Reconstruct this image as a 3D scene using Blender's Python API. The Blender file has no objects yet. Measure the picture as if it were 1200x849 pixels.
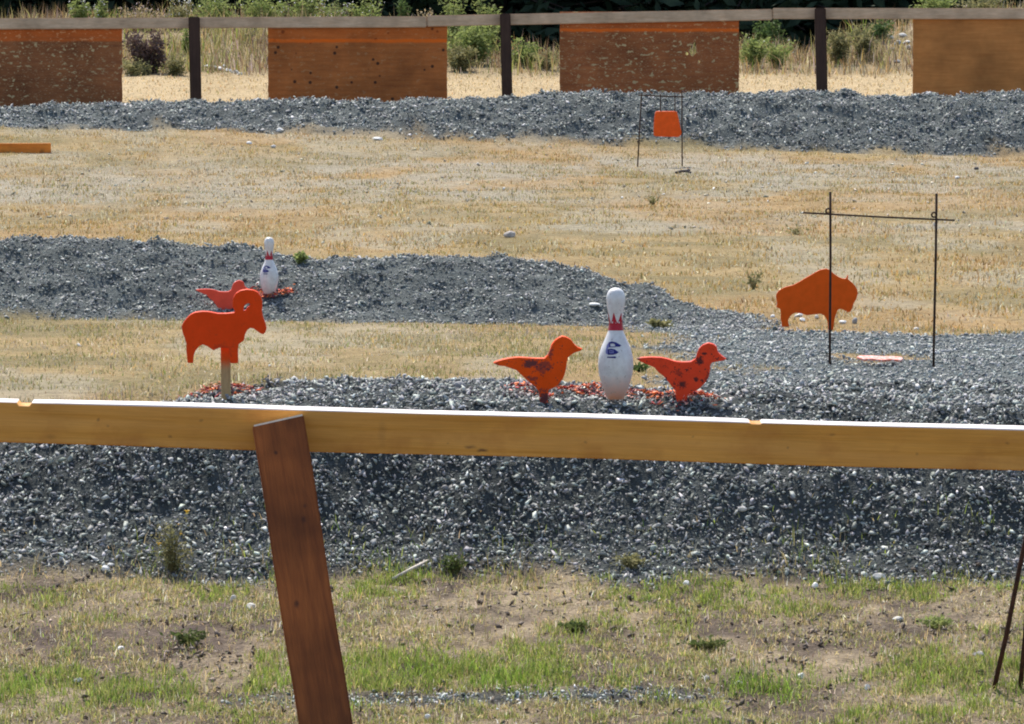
import bpy, bmesh, math, random
import numpy as np
from mathutils import Vector, Matrix

random.seed(7)
RNG = np.random.default_rng(11)
SC = bpy.context.scene
COL = SC.collection
rad = math.radians

# ------------------------------------------------------------------ camera
F_PX = 7864.0            # focal length in pixels of a 1200 px wide frame
CAM_H = 1.84
V_HOR = 22.0             # row of the horizon in the 849 px high frame
PITCH = math.atan((424.5 - V_HOR) / F_PX)
cam_d = bpy.data.cameras.new('camera')
cam_d.sensor_width = 36.0
cam_d.lens = 36.0 * F_PX / 1200.0
cam_d.clip_start = 0.5
cam_d.clip_end = 2000.0
cam = bpy.data.objects.new('camera', cam_d)
COL.objects.link(cam)
cam.location = (0, 0, CAM_H)
cam.rotation_euler = (math.pi / 2 - PITCH, 0, 0)
SC.camera = cam

# ------------------------------------------------------------------ light
SUN_EL = rad(56)
SUN_AZ = rad(-20)        # from +Y (behind the scene) towards -X (left)
sun_vec = Vector((math.sin(SUN_AZ) * math.cos(SUN_EL), math.cos(SUN_AZ) * math.cos(SUN_EL), math.sin(SUN_EL)))
world = bpy.data.worlds.new('World')
SC.world = world
world.use_nodes = True
wn = world.node_tree
sky = wn.nodes.new('ShaderNodeTexSky')
sky.sky_type = 'NISHITA'
sky.sun_disc = False
sky.sun_elevation = SUN_EL
sky.sun_rotation = SUN_AZ
sky.dust_density = 1.5
wn.nodes['Background'].inputs['Strength'].default_value = 0.15
wn.links.new(sky.outputs[0], wn.nodes['Background'].inputs['Color'])
sun_d = bpy.data.lights.new('sun', 'SUN')
sun_d.energy = 4.2
sun_d.angle = rad(0.5)
sun_d.color = (1.0, 0.94, 0.83)
sun_o = bpy.data.objects.new('sun', sun_d)
COL.objects.link(sun_o)
sun_o.rotation_euler = (-sun_vec).to_track_quat('-Z', 'Y').to_euler()
sun_o.location = (-20, 60, 80)

SC.view_settings.view_transform = 'Standard'
SC.view_settings.look = 'None'
SC.view_settings.gamma = 1.0
SC.view_settings.exposure = 0.5
SC.view_settings.use_curve_mapping = False
SC.render.engine = 'CYCLES'
SC.cycles.filter_width = 2.0
SC.cycles.max_bounces = 6
SC.cycles.diffuse_bounces = 4


# ------------------------------------------------------------------ measuring helpers
def zrow(v, D):
    """height of a point seen on row v (at the frame's middle) at distance D"""
    ry = -(v - 424.5) / F_PX
    dy = math.cos(PITCH) + ry * math.sin(PITCH)
    dz = -math.sin(PITCH) + ry * math.cos(PITCH)
    return CAM_H + D * dz / dy


def P(u, v, D):
    ry = -(v - 424.5) / F_PX
    dy = math.cos(PITCH) + ry * math.sin(PITCH)
    return Vector(((u - 600) / F_PX * D / dy, D, zrow(v, D)))


def px(D):
    """metres per photo pixel at distance D"""
    return D / F_PX


# ------------------------------------------------------------------ noise
def _hash(ix, iy, seed):
    h = (ix.astype(np.int64) * 374761393 + iy.astype(np.int64) * 668265263 + seed * 1442695041) & 0x7fffffff
    h = ((h ^ (h >> 13)) * 1274126177) & 0x7fffffff
    h = (h ^ (h >> 16)) & 0xffff
    return h / 65535.0


def vnoise(x, y, seed=0):
    x = np.asarray(x, float); y = np.asarray(y, float)
    ix = np.floor(x); iy = np.floor(y)
    fx = x - ix; fy = y - iy
    fx = fx * fx * (3 - 2 * fx); fy = fy * fy * (3 - 2 * fy)
    a = _hash(ix, iy, seed); b = _hash(ix + 1, iy, seed)
    c = _hash(ix, iy + 1, seed); d = _hash(ix + 1, iy + 1, seed)
    return (a * (1 - fx) + b * fx) * (1 - fy) + (c * (1 - fx) + d * fx) * fy


def fbm(x, y, seed=0, octv=4):
    s = 0; a = 0.5; t = 0
    x = np.asarray(x, float); y = np.asarray(y, float)
    for i in range(octv):
        s = s + a * vnoise(x * 2 ** i, y * 2 ** i, seed + i * 17)
        t += a
        a *= 0.5
    return s / t


def sstep(a, b, x):
    t = np.clip((x - a) / (b - a), 0, 1)
    return t * t * (3 - 2 * t)


# ------------------------------------------------------------------ terrain
BASE_Y = np.array([-60, 8, 18.2, 19.4, 21.9, 26, 36.2, 41.8, 43, 46, 54, 60, 70, 80, 87, 91, 95, 100, 106, 108.5])
BASE_Z = np.array([-.5, -.4, -.30, zrow(872, 19.4), zrow(674, 21.9), 0, zrow(425, 36.2), zrow(384, 41.8),
                   zrow(381, 43), zrow(381, 43), zrow(302, 54), zrow(268, 60), zrow(228, 70), zrow(197, 80),
                   zrow(166, 87), .40, .55, zrow(116, 100), zrow(88, 106), zrow(78, 108.5)])
BANK_U = np.array([-400, 0, 150, 300, 400, 480, 540, 600, 700, 780, 868, 930, 970, 1010, 1060, 1120, 1200, 1600])
BANK_V = np.array([34, 32, 30, 28, 28, 46, 66, 72, 76, 74, 66, 66, 60, 42, 30, 16, 10, 4])

B1_U = np.array([-900, 0, 120, 190, 240, 320, 500, 640, 720, 800, 900, 1000, 1100, 1200, 2000])
B1_V = np.array([478, 476, 472, 463, 454, 448, 445, 450, 453, 454, 447, 446, 450, 452, 452])
B2_U = np.array([-900, 0, 100, 200, 300, 400, 500, 600, 700, 740, 790, 830, 870, 930, 980, 2000])
B2_V = np.array([276, 279, 288, 294, 296, 301, 306, 314, 331, 343, 357, 366, 372, 379, 386, 388]) + np.interp(B2_U, [0, 400], [3, 0])
B3_U = np.array([-600, 0, 60, 110, 143, 200, 300, 524, 600, 650, 720, 870, 962, 1070, 1130, 1200, 1800])
B3_V = np.array([128, 127, 125, 121, 119, 120.5, 119, 117, 113, 109, 107.5, 107.5, 107, 111.5, 110, 109, 112]) + 3.8


def base_z(x, y):
    z = np.interp(y, BASE_Y, BASE_Z)
    # far end tilts up to the left
    z = z - 0.030 * np.clip(x, -9, 9) * sstep(72, 87, y) * (1 - sstep(91, 97, y))
    z = z - 0.012 * np.clip(x, -3, 3) * sstep(30, 42, y) * (1 - sstep(44, 52, y))
    # bank and the wooded rise behind it
    u = 600 + x / 112.0 * F_PX
    zb = np.interp(u, BANK_U, [zrow(v, 112) for v in BANK_V])
    t = sstep(106.5, 112, y)
    z = z * (1 - t) + zb * t
    t2 = sstep(113, 118, y)
    z = z * (1 - t2) + 1.15 * t2
    z = z + np.clip(y - 140, 0, 120) * 0.22
    return z


def berm_s(y, pts):
    return np.interp(y, [p[0] for p in pts], [p[1] for p in pts])


def terrain(x, y, lumps=True):
    x = np.asarray(x, float); y = np.asarray(y, float)
    zb = base_z(x, y)
    n1 = fbm(x * 2.2, y * 2.2, 3) - .5
    n2 = fbm(x * 0.9, y * 0.9, 9) - .5
    n3 = fbm(x * 7, y * 7, 21, 3) - .5
    z = zb + (n1 * .05 + n2 * .06 * sstep(24, 45, y)) * (0.4 + 0.6 * sstep(30, 60, y)) + n3 * .016 + (fbm(x * 15, y * 15, 27, 3) - .5) * .034 * (y < 23)
    # near berm
    yy = y + (fbm(x * 1.4, x * 0 + 3.3, 5) - .5) * .20
    s1 = berm_s(yy, [(21.85, 0), (22.05, .16), (22.38, .70), (22.55, .86), (22.86, .972), (23.7, 1.0), (23.9, .92), (24.9, 0)])
    c1 = np.interp(600 + x / 23.7 * F_PX, B1_U, [zrow(v, 23.7) for v in B1_V])
    d1 = (fbm(x * 2.6, y * 3.2, 31) - .5) * .19 * (1 - sstep(22.5, 22.9, y)) + (fbm(x * 7, y * 9, 37, 3) - .5) * .07
    z1 = zb + (c1 - zb) * s1 + d1 * np.clip(s1 * 3, 0, 1)
    # middle berm
    yy = y + (fbm(x * 1.0, x * 0 + 7.3, 6) - .5) * .35
    s2 = berm_s(yy, [(42.75, 0), (43.0, .22), (43.7, .86), (43.95, 1.0), (44.3, .97), (46.0, 0)])
    c2 = np.interp(600 + x / 43.9 * F_PX, B2_U, [zrow(v, 43.9) for v in B2_V])
    d2 = (fbm(x * 2.2, y * 2.6, 41) - .5) * .20 + (fbm(x * 6, y * 8, 47, 3) - .5) * .11
    d2 = d2 * (1 - .9 * np.exp(-((x + 1.55) / .35) ** 2 - ((y - 43.05) / .32) ** 2))
    z2 = zb + np.clip(c2 - zb, 0, None) * s2 + d2 * np.clip(s2 * 3, 0, 1) * sstep(0.0, .15, c2 - zb)
    # far berm
    yy = y + (fbm(x * .6, x * 0 + 1.3, 8) - .5) * .5
    s3 = berm_s(yy, [(86.7, 0), (87.1, .25), (88.3, .9), (88.8, 1.0), (89.4, 1.0), (91.3, 0)])
    c3 = np.interp(600 + x / 88.9 * F_PX, B3_U, [zrow(v, 88.9) for v in B3_V])
    d3 = (fbm(x * 1.5, y * 1.8, 51) - .5) * .42 * (1 - sstep(87.9, 88.7, y)) + (fbm(x * 3.6, y * 5, 57, 3) - .5) * .20
    z3 = zb + (c3 - zb) * s3 + d3 * np.clip(s3 * 3, 0, 1)
    z = np.where(s1 > 0, z1, z)
    z = np.where((s2 > 0) & (c2 - zb > 0.01), z2, z)
    z = np.where(s3 > 0, z3, z)
    # bare patches, ledge of the far pin
    k = np.exp(-(((x + 1.56) / .09) ** 2 + ((y - 43.23) / .055) ** 2) ** 2)
    z = z * (1 - k) + zrow(347.5, 43.2) * k
    return z


def gz(x, y):
    return float(terrain(np.array([x]), np.array([y]))[0])


def hit(u, v, D0, D1):
    """where the sight line through a photo point meets the ground between D0 and D1"""
    D = np.linspace(D0, D1, 1500)
    pts = [P(u, v, d) for d in (D0, D1)]
    xs = np.interp(D, [D0, D1], [pts[0].x, pts[1].x]); zs = np.interp(D, [D0, D1], [pts[0].z, pts[1].z])
    t = terrain(xs, D)
    i = np.argmax(zs <= t)
    if zs[i] > t[i]:
        i = int(np.argmin(zs - t))
    return Vector((xs[i], D[i], t[i]))


def gravel_mask(x, y):
    """1 where crushed stone covers the soil"""
    u = 600 + x / y * F_PX
    w = (fbm(x * 2.5, y * 1.2, 61) - .5)
    m1 = sstep(21.75, 21.95, y + w * .5) * (1 - sstep(24.3, 24.8, y)) * sstep(150, 215, u + w * 90 + (23.2 - y) * 400)
    c2 = np.interp(u, B2_U, [zrow(v, 43.9) for v in B2_V]) + .128
    m2 = sstep(42.6, 42.9, y + w * .6) * (1 - sstep(44.3, 44.9, y + w)) * sstep(-.02, .02, c2 + w * .04)
    m3 = sstep(86.6, 87.0, y + w) * (1 - sstep(90, 91, y))
    mp = sstep(735, 810, u + w * 160 + (y - 38) * 6) * sstep(30.5, 31.5, y + w * 2) * (1 - sstep(41.4, 42.1, y + w * .9 + (u - 950) * .0008 - 1.4 * (1 - sstep(850, 930, u))))
    pv = 20.02 + .05 * np.sin(x * 3)
    ms = np.exp(-((y - pv) / .085) ** 2) * sstep(220, 330, u + w * 80) * (1 - sstep(800, 880, u + w * 60)) * sstep(.40, .52, fbm(x * 3, y * 5, 77) + .20)
    return np.clip(np.maximum.reduce([m1, m2, m3, mp * sstep(.3, .42, fbm(x * 1.6, y * .7, 88) + .06), ms]), 0, 1)


# ------------------------------------------------------------------ mesh helpers
def fast_mesh(name, verts, tris, cols=None):
    me = bpy.data.meshes.new(name)
    verts = np.ascontiguousarray(verts, np.float32); tris = np.ascontiguousarray(tris, np.int32)
    me.vertices.add(len(verts)); me.vertices.foreach_set('co', verts.ravel())
    me.loops.add(tris.size); me.loops.foreach_set('vertex_index', tris.ravel())
    me.polygons.add(len(tris)); me.polygons.foreach_set('loop_start', np.arange(0, tris.size, 3, dtype=np.int32))
    me.update(calc_edges=True)
    if cols is not None:
        a = me.attributes.new('Col', 'FLOAT_COLOR', 'POINT')
        c = np.ones((len(verts), 4), np.float32); c[:, :3] = cols
        a.data.foreach_set('color', c.ravel())
    return me


def link(name, me, mat=None, parent=None, loc=None):
    o = bpy.data.objects.new(name, me)
    COL.objects.link(o)
    if mat is not None and not me.materials:
        me.materials.append(mat)
    if parent is not None:
        o.parent = parent
    if loc is not None:
        o.location = loc
    return o


def tag(o, label=None, cat=None, group=None, kind=None):
    if label: o['label'] = label
    if cat: o['category'] = cat
    if group: o['group'] = group
    if kind: o['kind'] = kind
    return o


def thing(name, label, cat, loc=(0, 0, 0), group=None):
    o = bpy.data.objects.new(name, None)
    o.empty_display_size = .1
    COL.objects.link(o)
    o.location = loc
    return tag(o, label, cat, group)


def bm_mesh(name, bm, smooth=False):
    bmesh.ops.recalc_face_normals(bm, faces=bm.faces[:])
    me = bpy.data.meshes.new(name)
    bm.to_mesh(me); bm.free()
    if smooth:
        for p in me.polygons: p.use_smooth = True
    return me


def bevel_all(bm, w, seg=2):
    bmesh.ops.bevel(bm, geom=bm.edges[:] + bm.verts[:], offset=w, segments=seg, profile=.6, affect='EDGES')


def hexa(bm, corners):
    """8 corners: bottom ring then top ring"""
    vs = [bm.verts.new(c) for c in corners]
    for f in ((0, 3, 2, 1), (4, 5, 6, 7), (0, 1, 5, 4), (1, 2, 6, 5), (2, 3, 7, 6), (3, 0, 4, 7)):
        bm.faces.new([vs[i] for i in f])
    return vs


def tube(bm, pts, radii, seg=8, jitter=0):
    rings = []
    n = len(pts)
    for i, p in enumerate(pts):
        p = Vector(p)
        d = (Vector(pts[min(i + 1, n - 1)]) - Vector(pts[max(i - 1, 0)])).normalized()
        a = d.orthogonal().normalized() if i == 0 else (a - d * a.dot(d)).normalized()
        b = d.cross(a)
        r = radii[i] if hasattr(radii, '__len__') else radii
        rings.append([bm.verts.new(p + (a * math.cos(t) + b * math.sin(t)) * r * (1 + random.uniform(-jitter, jitter)))
                      for t in [k * 2 * math.pi / seg for k in range(seg)]])
    for i in range(n - 1):
        for k in range(seg):
            bm.faces.new([rings[i][k], rings[i][(k + 1) % seg], rings[i + 1][(k + 1) % seg], rings[i + 1][k]])
    bm.faces.new(rings[0][::-1]); bm.faces.new(rings[-1])


def tube_obj(name, pts, radii, mat, parent, seg=8, jitter=0, smooth=True):
    bm = bmesh.new()
    tube(bm, pts, radii, seg, jitter)
    return link(name, bm_mesh(name, bm, smooth), mat, parent)


def plate_mesh(name, loops, th, bev=.0015):
    """outline (and holes) in x,z metres -> beveled plate of thickness th standing in the XZ plane"""
    cu = bpy.data.curves.new(name, 'CURVE')
    cu.dimensions = '2D'; cu.fill_mode = 'BOTH'
    cu.extrude = th / 2 - bev; cu.bevel_depth = bev; cu.bevel_resolution = 1; cu.offset = -bev
    for lp in loops:
        sp = cu.splines.new('POLY')
        sp.points.add(len(lp) - 1)
        for p, (x, z) in zip(sp.points, lp): p.co = (x, z, 0, 1)
        sp.use_cyclic_u = True
    o = bpy.data.objects.new(name, cu)
    COL.objects.link(o)
    dg = bpy.context.evaluated_depsgraph_get()
    me = bpy.data.meshes.new_from_object(o.evaluated_get(dg))
    bpy.data.objects.remove(o)
    bpy.data.curves.remove(cu)
    me.transform(Matrix.Rotation(math.pi / 2, 4, 'X'))
    me.name = name
    me.materials.clear()
    return me


def smooth_loop(pts, it=1):
    """Chaikin corner cutting for traced outlines"""
    for _ in range(it):
        q = []
        n = len(pts)
        for i in range(n):
            a = pts[i]; b = pts[(i + 1) % n]
            q.append((a[0] * .9 + b[0] * .1, a[1] * .9 + b[1] * .1))
            q.append((a[0] * .1 + b[0] * .9, a[1] * .1 + b[1] * .9))
        pts = q
    return pts


# ------------------------------------------------------------------ materials
class NT:
    def __init__(self, name):
        self.m = bpy.data.materials.new(name)
        self.m.use_nodes = True
        self.t = self.m.node_tree
        self.b = self.t.nodes['Principled BSDF']
        self.b.inputs['Roughness'].default_value = .8
        self.out = self.t.nodes['Material Output']

    def n(self, typ, **kw):
        nd = self.t.nodes.new(typ)
        for k, v in kw.items():
            if hasattr(nd, k): setattr(nd, k, v)
            else: nd.inputs[k.replace('_', ' ')].default_value = v
        return nd

    def l(self, a, b):
        self.t.links.new(a, b)

    def coord(self, scale=(1, 1, 1), kind='Object', loc=(0, 0, 0)):
        c = self.n('ShaderNodeTexCoord')
        m = self.n('ShaderNodeMapping')
        m.inputs['Scale'].default_value = scale
        m.inputs['Location'].default_value = loc
        self.l(c.outputs[kind], m.inputs[0])
        return m.outputs[0]

    def noise(self, vec, scale, detail=4, rough=.6, dist=0):
        nd = self.n('ShaderNodeTexNoise')
        nd.inputs['Scale'].default_value = scale; nd.inputs['Detail'].default_value = detail
        nd.inputs['Roughness'].default_value = rough; nd.inputs['Distortion'].default_value = dist
        if vec is not None: self.l(vec, nd.inputs['Vector'])
        return nd.outputs['Fac']

    def ramp(self, fac, stops, interp='LINEAR'):
        r = self.n('ShaderNodeValToRGB')
        r.color_ramp.interpolation = interp
        e = r.color_ramp.elements
        while len(e) < len(stops): e.new(.5)
        for el, (p, c) in zip(e, stops):
            el.position = p
            el.color = (c, c, c, 1) if not hasattr(c, '__len__') else (*c, 1)
        self.l(fac, r.inputs[0])
        return r.outputs[0]

    def mix(self, fac, a, b, mode='MIX'):
        m = self.n('ShaderNodeMix', data_type='RGBA', blend_type=mode)
        for sock, v in ((m.inputs[0], fac), (m.inputs[6], a), (m.inputs[7], b)):
            if isinstance(v, bpy.types.NodeSocket): self.l(v, sock)
            elif hasattr(v, '__len__'): sock.default_value = (*v, 1)
            else: sock.default_value = v
        return m.outputs[2]

    def math(self, op, a, b=0):
        m = self.n('ShaderNodeMath', operation=op)
        for s, v in ((m.inputs[0], a), (m.inputs[1], b)):
            if isinstance(v, bpy.types.NodeSocket): self.l(v, s)
            else: s.default_value = v
        return m.outputs[0]

    def blob(self, vec, c, r, soft=.5):
        """1 inside an ellipsoid of radii r about c (object space)"""
        s = self.n('ShaderNodeVectorMath', operation='SUBTRACT'); self.l(vec, s.inputs[0]); s.inputs[1].default_value = c
        d = self.n('ShaderNodeVectorMath', operation='DIVIDE'); self.l(s.outputs[0], d.inputs[0]); d.inputs[1].default_value = r
        ln = self.n('ShaderNodeVectorMath', operation='LENGTH'); self.l(d.outputs[0], ln.inputs[0])
        mr = self.n('ShaderNodeMapRange')
        mr.inputs[1].default_value = 1; mr.inputs[2].default_value = soft
        mr.inputs[3].default_value = 0; mr.inputs[4].default_value = 1
        self.l(ln.outputs['Value'], mr.inputs[0])
        return mr.outputs[0]

    def bump(self, h, strength=.3, dist=.01):
        b = self.n('ShaderNodeBump')
        b.inputs['Strength'].default_value = strength; b.inputs['Distance'].default_value = dist
        self.l(h, b.inputs['Height']); self.l(b.outputs[0], self.b.inputs['Normal'])

    def col(self, c, rough=None, spec=None):
        if isinstance(c, bpy.types.NodeSocket): self.l(c, self.b.inputs['Base Color'])
        else: self.b.inputs['Base Color'].default_value = (*c, 1)
        if rough is not None: self.b.inputs['Roughness'].default_value = rough
        if spec is not None: self.b.inputs['Specular IOR Level'].default_value = spec
        return self

    def attr(self, name='Col'):
        a = self.n('ShaderNodeAttribute', attribute_name=name)
        return a.outputs['Color']

    def translucent(self, c, fac=.4):
        """thin leaf: diffuse front, light shining through"""
        t = self.n('ShaderNodeBsdfTranslucent')
        if isinstance(c, bpy.types.NodeSocket): self.l(c, t.inputs[0])
        else: t.inputs[0].default_value = (*c, 1)
        m = self.n('ShaderNodeMixShader')
        m.inputs[0].default_value = fac
        self.l(self.b.outputs[0], m.inputs[1]); self.l(t.outputs[0], m.inputs[2])
        self.l(m.outputs[0], self.out.inputs[0])


def mat_ground():
    k = NT('soil_and_straw')
    c = k.attr()
    v = k.coord()
    n1 = k.noise(v, 9, 5, .7)
    n2 = k.noise(v, 60, 3, .7)
    c = k.mix(1, c, k.ramp(n1, [(.25, .55), (.5, 1), (.75, 1.35)]), 'MULTIPLY')
    c = k.mix(1, c, k.ramp(n2, [(.3, .65), (.5, 1), (.72, 1.35)]), 'MULTIPLY')
    k.col(c, .95, .1)
    k.bump(k.math('ADD', n1, n2), .7, .03)
    return k.m


def mat_stone():
    k = NT('crushed_stone')
    c = k.attr()
    n = k.noise(k.coord(), 140, 3, .6)
    c = k.mix(1, c, k.ramp(n, [(.3, .7), (.7, 1.25)]), 'MULTIPLY')
    k.col(c, .72, .35)
    return k.m


def mat_grass():
    k = NT('grass_blades')
    c = k.attr()
    k.col(c, .75, .2)
    k.translucent(c, .5)
    return k.m


def mat_leaf(name, a, b, fac=.4):
    k = NT(name)
    n = k.noise(k.coord(), 6, 2)
    c = k.mix(k.ramp(n, [(.35, 0), (.65, 1)]), a, b)
    k.col(c, .7, .2)
    k.translucent(c, fac)
    return k.m


def mat_wood(name, a, b, grain=(1.2, 30, 30), knots=(), streak=.5, rough=.7, spec=.3, bump=.25, dark=(.06, .03, .015), tint=None):
    """sawn timber, grain along local X"""
    k = NT(name)
    v = k.coord()
    g = k.coord(grain)
    n1 = k.noise(g, 2.0, 6, .65, .6)
    n2 = k.noise(v, 3.0, 3, .6)
    n3 = k.noise(k.coord((grain[0] * 3, grain[1] * 5, grain[2] * 5)), 2, 4, .7)
    c = k.mix(k.ramp(n1, [(.3, 0), (.7, 1)]), a, b)
    c = k.mix(1, c, k.ramp(n2, [(.3, 1 - streak * .5), (.7, 1 + streak * .35)]), 'MULTIPLY')
    c = k.mix(1, c, k.ramp(n3, [(.25, .82), (.6, 1.06)]), 'MULTIPLY')
    warp = k.n('ShaderNodeTexNoise'); warp.inputs['Scale'].default_value = 40
    k.l(v, warp.inputs['Vector'])
    wv = k.n('ShaderNodeVectorMath', operation='MULTIPLY_ADD')
    k.l(warp.outputs['Color'], wv.inputs[0]); wv.inputs[1].default_value = (.012, .012, .012); k.l(v, wv.inputs[2])
    for (ctr, r, s) in knots:
        m = k.blob(wv.outputs[0], Vector(ctr) + Vector((.006, .006, .006)), r, .3)
        c = k.mix(k.math('MULTIPLY', m, s), c, dark)
    if tint: c = tint(k, c, v)
    k.col(c, rough, spec)
    k.bump(k.math('ADD', n1, n3), bump, .004)
    return k.m


def mat_paint(name, base, wear_or_glare=(.05, .035, .03), blobs=(), chips=.0, rough=.45, fade=.12):
    """spray-painted steel: uneven coat, bare dark lead hits; on the fallen plate, painted sun glare"""
    k = NT(name)
    v = k.coord()
    n = k.noise(v, 18, 5, .65)
    n2 = k.noise(v, 90, 3, .7)
    c = k.mix(k.ramp(n, [(.3, 0), (.7, 1)]), tuple(x * (1 - fade) for x in base), tuple(min(1, x * (1 + fade) + fade * .03) for x in base))
    edge = k.math('ADD', k.math('MULTIPLY', k.noise(v, 55, 4, .7), .9), k.math('MULTIPLY', k.noise(v, 190, 3, .7), .5))
    for (ctr, r, s) in blobs:
        m = k.blob(v, ctr, tuple(q * 1.2 for q in r), .0)
        m = k.math('ADD', m, k.math('MULTIPLY', k.math('SUBTRACT', edge, .70), 2.6))
        c = k.mix(k.math('MULTIPLY', k.ramp(m, [(.30, 0), (.55, 1)]), min(s, 1.0) * .9), c, wear_or_glare)
    if chips > 0:
        m = k.ramp(k.noise(v, 55, 4, .7), [(.70 - chips, 0), (.74 - chips, .75)])
        c = k.mix(m, c, wear_or_glare)
    k.col(c, rough + .1, .2)
    k.bump(n2, .15, .002)
    return k.m


def mat_rust(name='rusty_steel', a=(.07, .035, .022), b=(.025, .015, .012)):
    k = NT(name)
    n = k.noise(k.coord(), 45, 4, .7)
    k.col(k.mix(k.ramp(n, [(.35, 0), (.65, 1)]), a, b), .85, .3)
    k.b.inputs['Metallic'].default_value = .2
    k.bump(n, .4, .003)
    return k.m


def mat_plain(name, c, rough=.8, var=.25, scale=20, bump=.2):
    k = NT(name)
    n = k.noise(k.coord(), scale, 4, .65)
    k.col(k.mix(1, c, k.ramp(n, [(.3, 1 - var), (.7, 1 + var)]), 'MULTIPLY'), rough, .3)
    k.bump(n, bump, .005)
    return k.m


M_GROUND = mat_ground()
M_STONE = mat_stone()
M_GRASS = mat_grass()
M_RUST = mat_rust()

# ------------------------------------------------------------------ the ground: one sheet
def build_ground():
    ys = np.concatenate([np.linspace(-60, 14, 24)[:-1], np.linspace(14, 21.6, 110)[:-1], np.linspace(21.6, 25.2, 110)[:-1],
                         np.linspace(25.2, 42.4, 110)[:-1], np.linspace(42.4, 46.2, 80)[:-1], np.linspace(46.2, 86.2, 170)[:-1],
                         np.linspace(86.2, 91.6, 70)[:-1], np.linspace(91.6, 119, 90)[:-1], np.linspace(119, 260, 40)[:-1],
                         np.array([260, 320, 450, 700, 1100])])
    tin = np.linspace(-1, 1, 131)
    tout = np.array([1.06, 1.2, 1.5, 2.2, 4, 8, 20])
    t = np.concatenate([-tout[::-1], tin, tout])
    Y, T = np.meshgrid(ys, t, indexing='ij')
    hw = np.clip(np.abs(Y), 14, 160) * .0763 * 1.25 + .5
    X = np.where(np.abs(T) <= 1, T * hw, np.sign(T) * (hw + (np.abs(T) - 1) * 45))
    Z = terrain(X, Y)
    verts = np.stack([X, Y, Z], -1).reshape(-1, 3)
    ny, nx = Y.shape
    i = np.arange(ny - 1)[:, None] * nx + np.arange(nx - 1)[None, :]
    i = i.ravel()
    tris = np.concatenate([np.stack([i, i + 1, i + nx + 1], 1), np.stack([i, i + nx + 1, i + nx], 1)])
    C = ground_col(X.ravel(), Y.ravel())
    me = fast_mesh('ground', verts, tris, C)
    for p in me.polygons: p.use_smooth = True
    o = link('ground', me, M_GROUND)
    tag(o, kind='structure')
    return o


def lerp(a, b, t):
    return np.asarray(a) * (1 - t[:, None]) + np.asarray(b) * t[:, None]


def stony(x, y):
    """0..1: thin, stony ground between the dry grass"""
    a = np.exp(-((y - 73 - x * .35) / 6.5) ** 2) + .8 * np.exp(-((y - 82.5) / 4) ** 2) * sstep(-7, 2, x) + .7 * np.exp(-((y - 60.5) / 2.0) ** 2) * sstep(-1, 2.5, x)
    return np.clip(a * (-.75 + 2.6 * fbm(x * 1.4, y * .5, 91)), 0, .85)


def ground_col(x, y):
    n = fbm(x * 1.3, y * .8, 71)
    n2 = fbm(x * 3.5, y * 2.5, 73)
    soil = lerp((.12, .093, .072), (.29, .23, .155), sstep(.38, .62, n2 * .6 + .4 * fbm(x * 14, y * 9, 75, 3)))
    u_ = 600 + x / np.maximum(y, 5) * F_PX
    dk = np.exp(-(((u_ - 120) / 230) ** 2 + ((y - 20.95) / .38) ** 2)) * .75
    soil = soil * (1 - dk[:, None]) + np.array((.105, .078, .068)) * dk[:, None]
    c = soil.copy()
    # dry grass plain
    t = sstep(22.3, 22.8, y)
    c = lerp(c, (.37, .285, .165), t) if False else c * (1 - t[:, None]) + lerp((.22, .175, .088), (.32, .235, .118), sstep(.35, .65, n)) * t[:, None]
    br = sstep(.44, .60, fbm(x * .45 + 5, y * .16, 163)) * t * .5
    c = c * (1 - br[:, None]) + np.array((.36, .225, .105)) * br[:, None]
    as_ = sstep(.50, .64, fbm(x * 1.3 + 8, y * .30, 165)) * t * .6
    c = c * (1 - as_[:, None]) + np.array((.33, .29, .21)) * as_[:, None]
    s = stony(x, y) * sstep(45, 50, y)
    c = c * (1 - s[:, None]) + lerp((.26, .225, .165), (.37, .335, .27), n2) * s[:, None]
    t = sstep(91, 93, y)
    c = c * (1 - t[:, None]) + lerp((.40, .30, .17), (.52, .40, .24), n) * t[:, None]
    t = sstep(104.5, 107.5, y)
    c = c * (1 - t[:, None]) + lerp((.22, .17, .10), (.36, .28, .17), n2) * t[:, None]
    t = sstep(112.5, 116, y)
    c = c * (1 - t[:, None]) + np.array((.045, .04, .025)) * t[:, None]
    g = gravel_mask(x, y)
    gt = (1 + .7 * sstep(26, 30, y))[:, None] * np.array((.97, 1.02, .99))
    c = c * (1 - g[:, None]) + lerp((.045, .048, .05), (.085, .09, .09), n2) * gt * g[:, None]
    return c


build_ground()

# ------------------------------------------------------------------ gravel
def stone_templates(k=16, flat=.42, npts=6):
    out = []
    for i in range(k):
        bm = bmesh.new()
        wy = random.uniform(.40, .80)
        for j in range(npts + i % 2):
            d = Vector((random.gauss(0, 1), random.gauss(0, 1), random.gauss(0, 1))).normalized()
            bm.verts.new((d.x * .5, d.y * .5 * wy, d.z * .5 * flat))
        bmesh.ops.convex_hull(bm, input=bm.verts[:])
        bmesh.ops.delete(bm, geom=[v for v in bm.verts if not v.link_faces], context='VERTS')
        bmesh.ops.triangulate(bm, faces=bm.faces[:])
        bm.verts.index_update()
        out.append((np.array([v.co[:] for v in bm.verts]), np.array([[v.index for v in f.verts] for f in bm.faces])))
        bm.free()
    return out


TPL = stone_templates()
CHIP = stone_templates(6, .12, 6)


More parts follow.
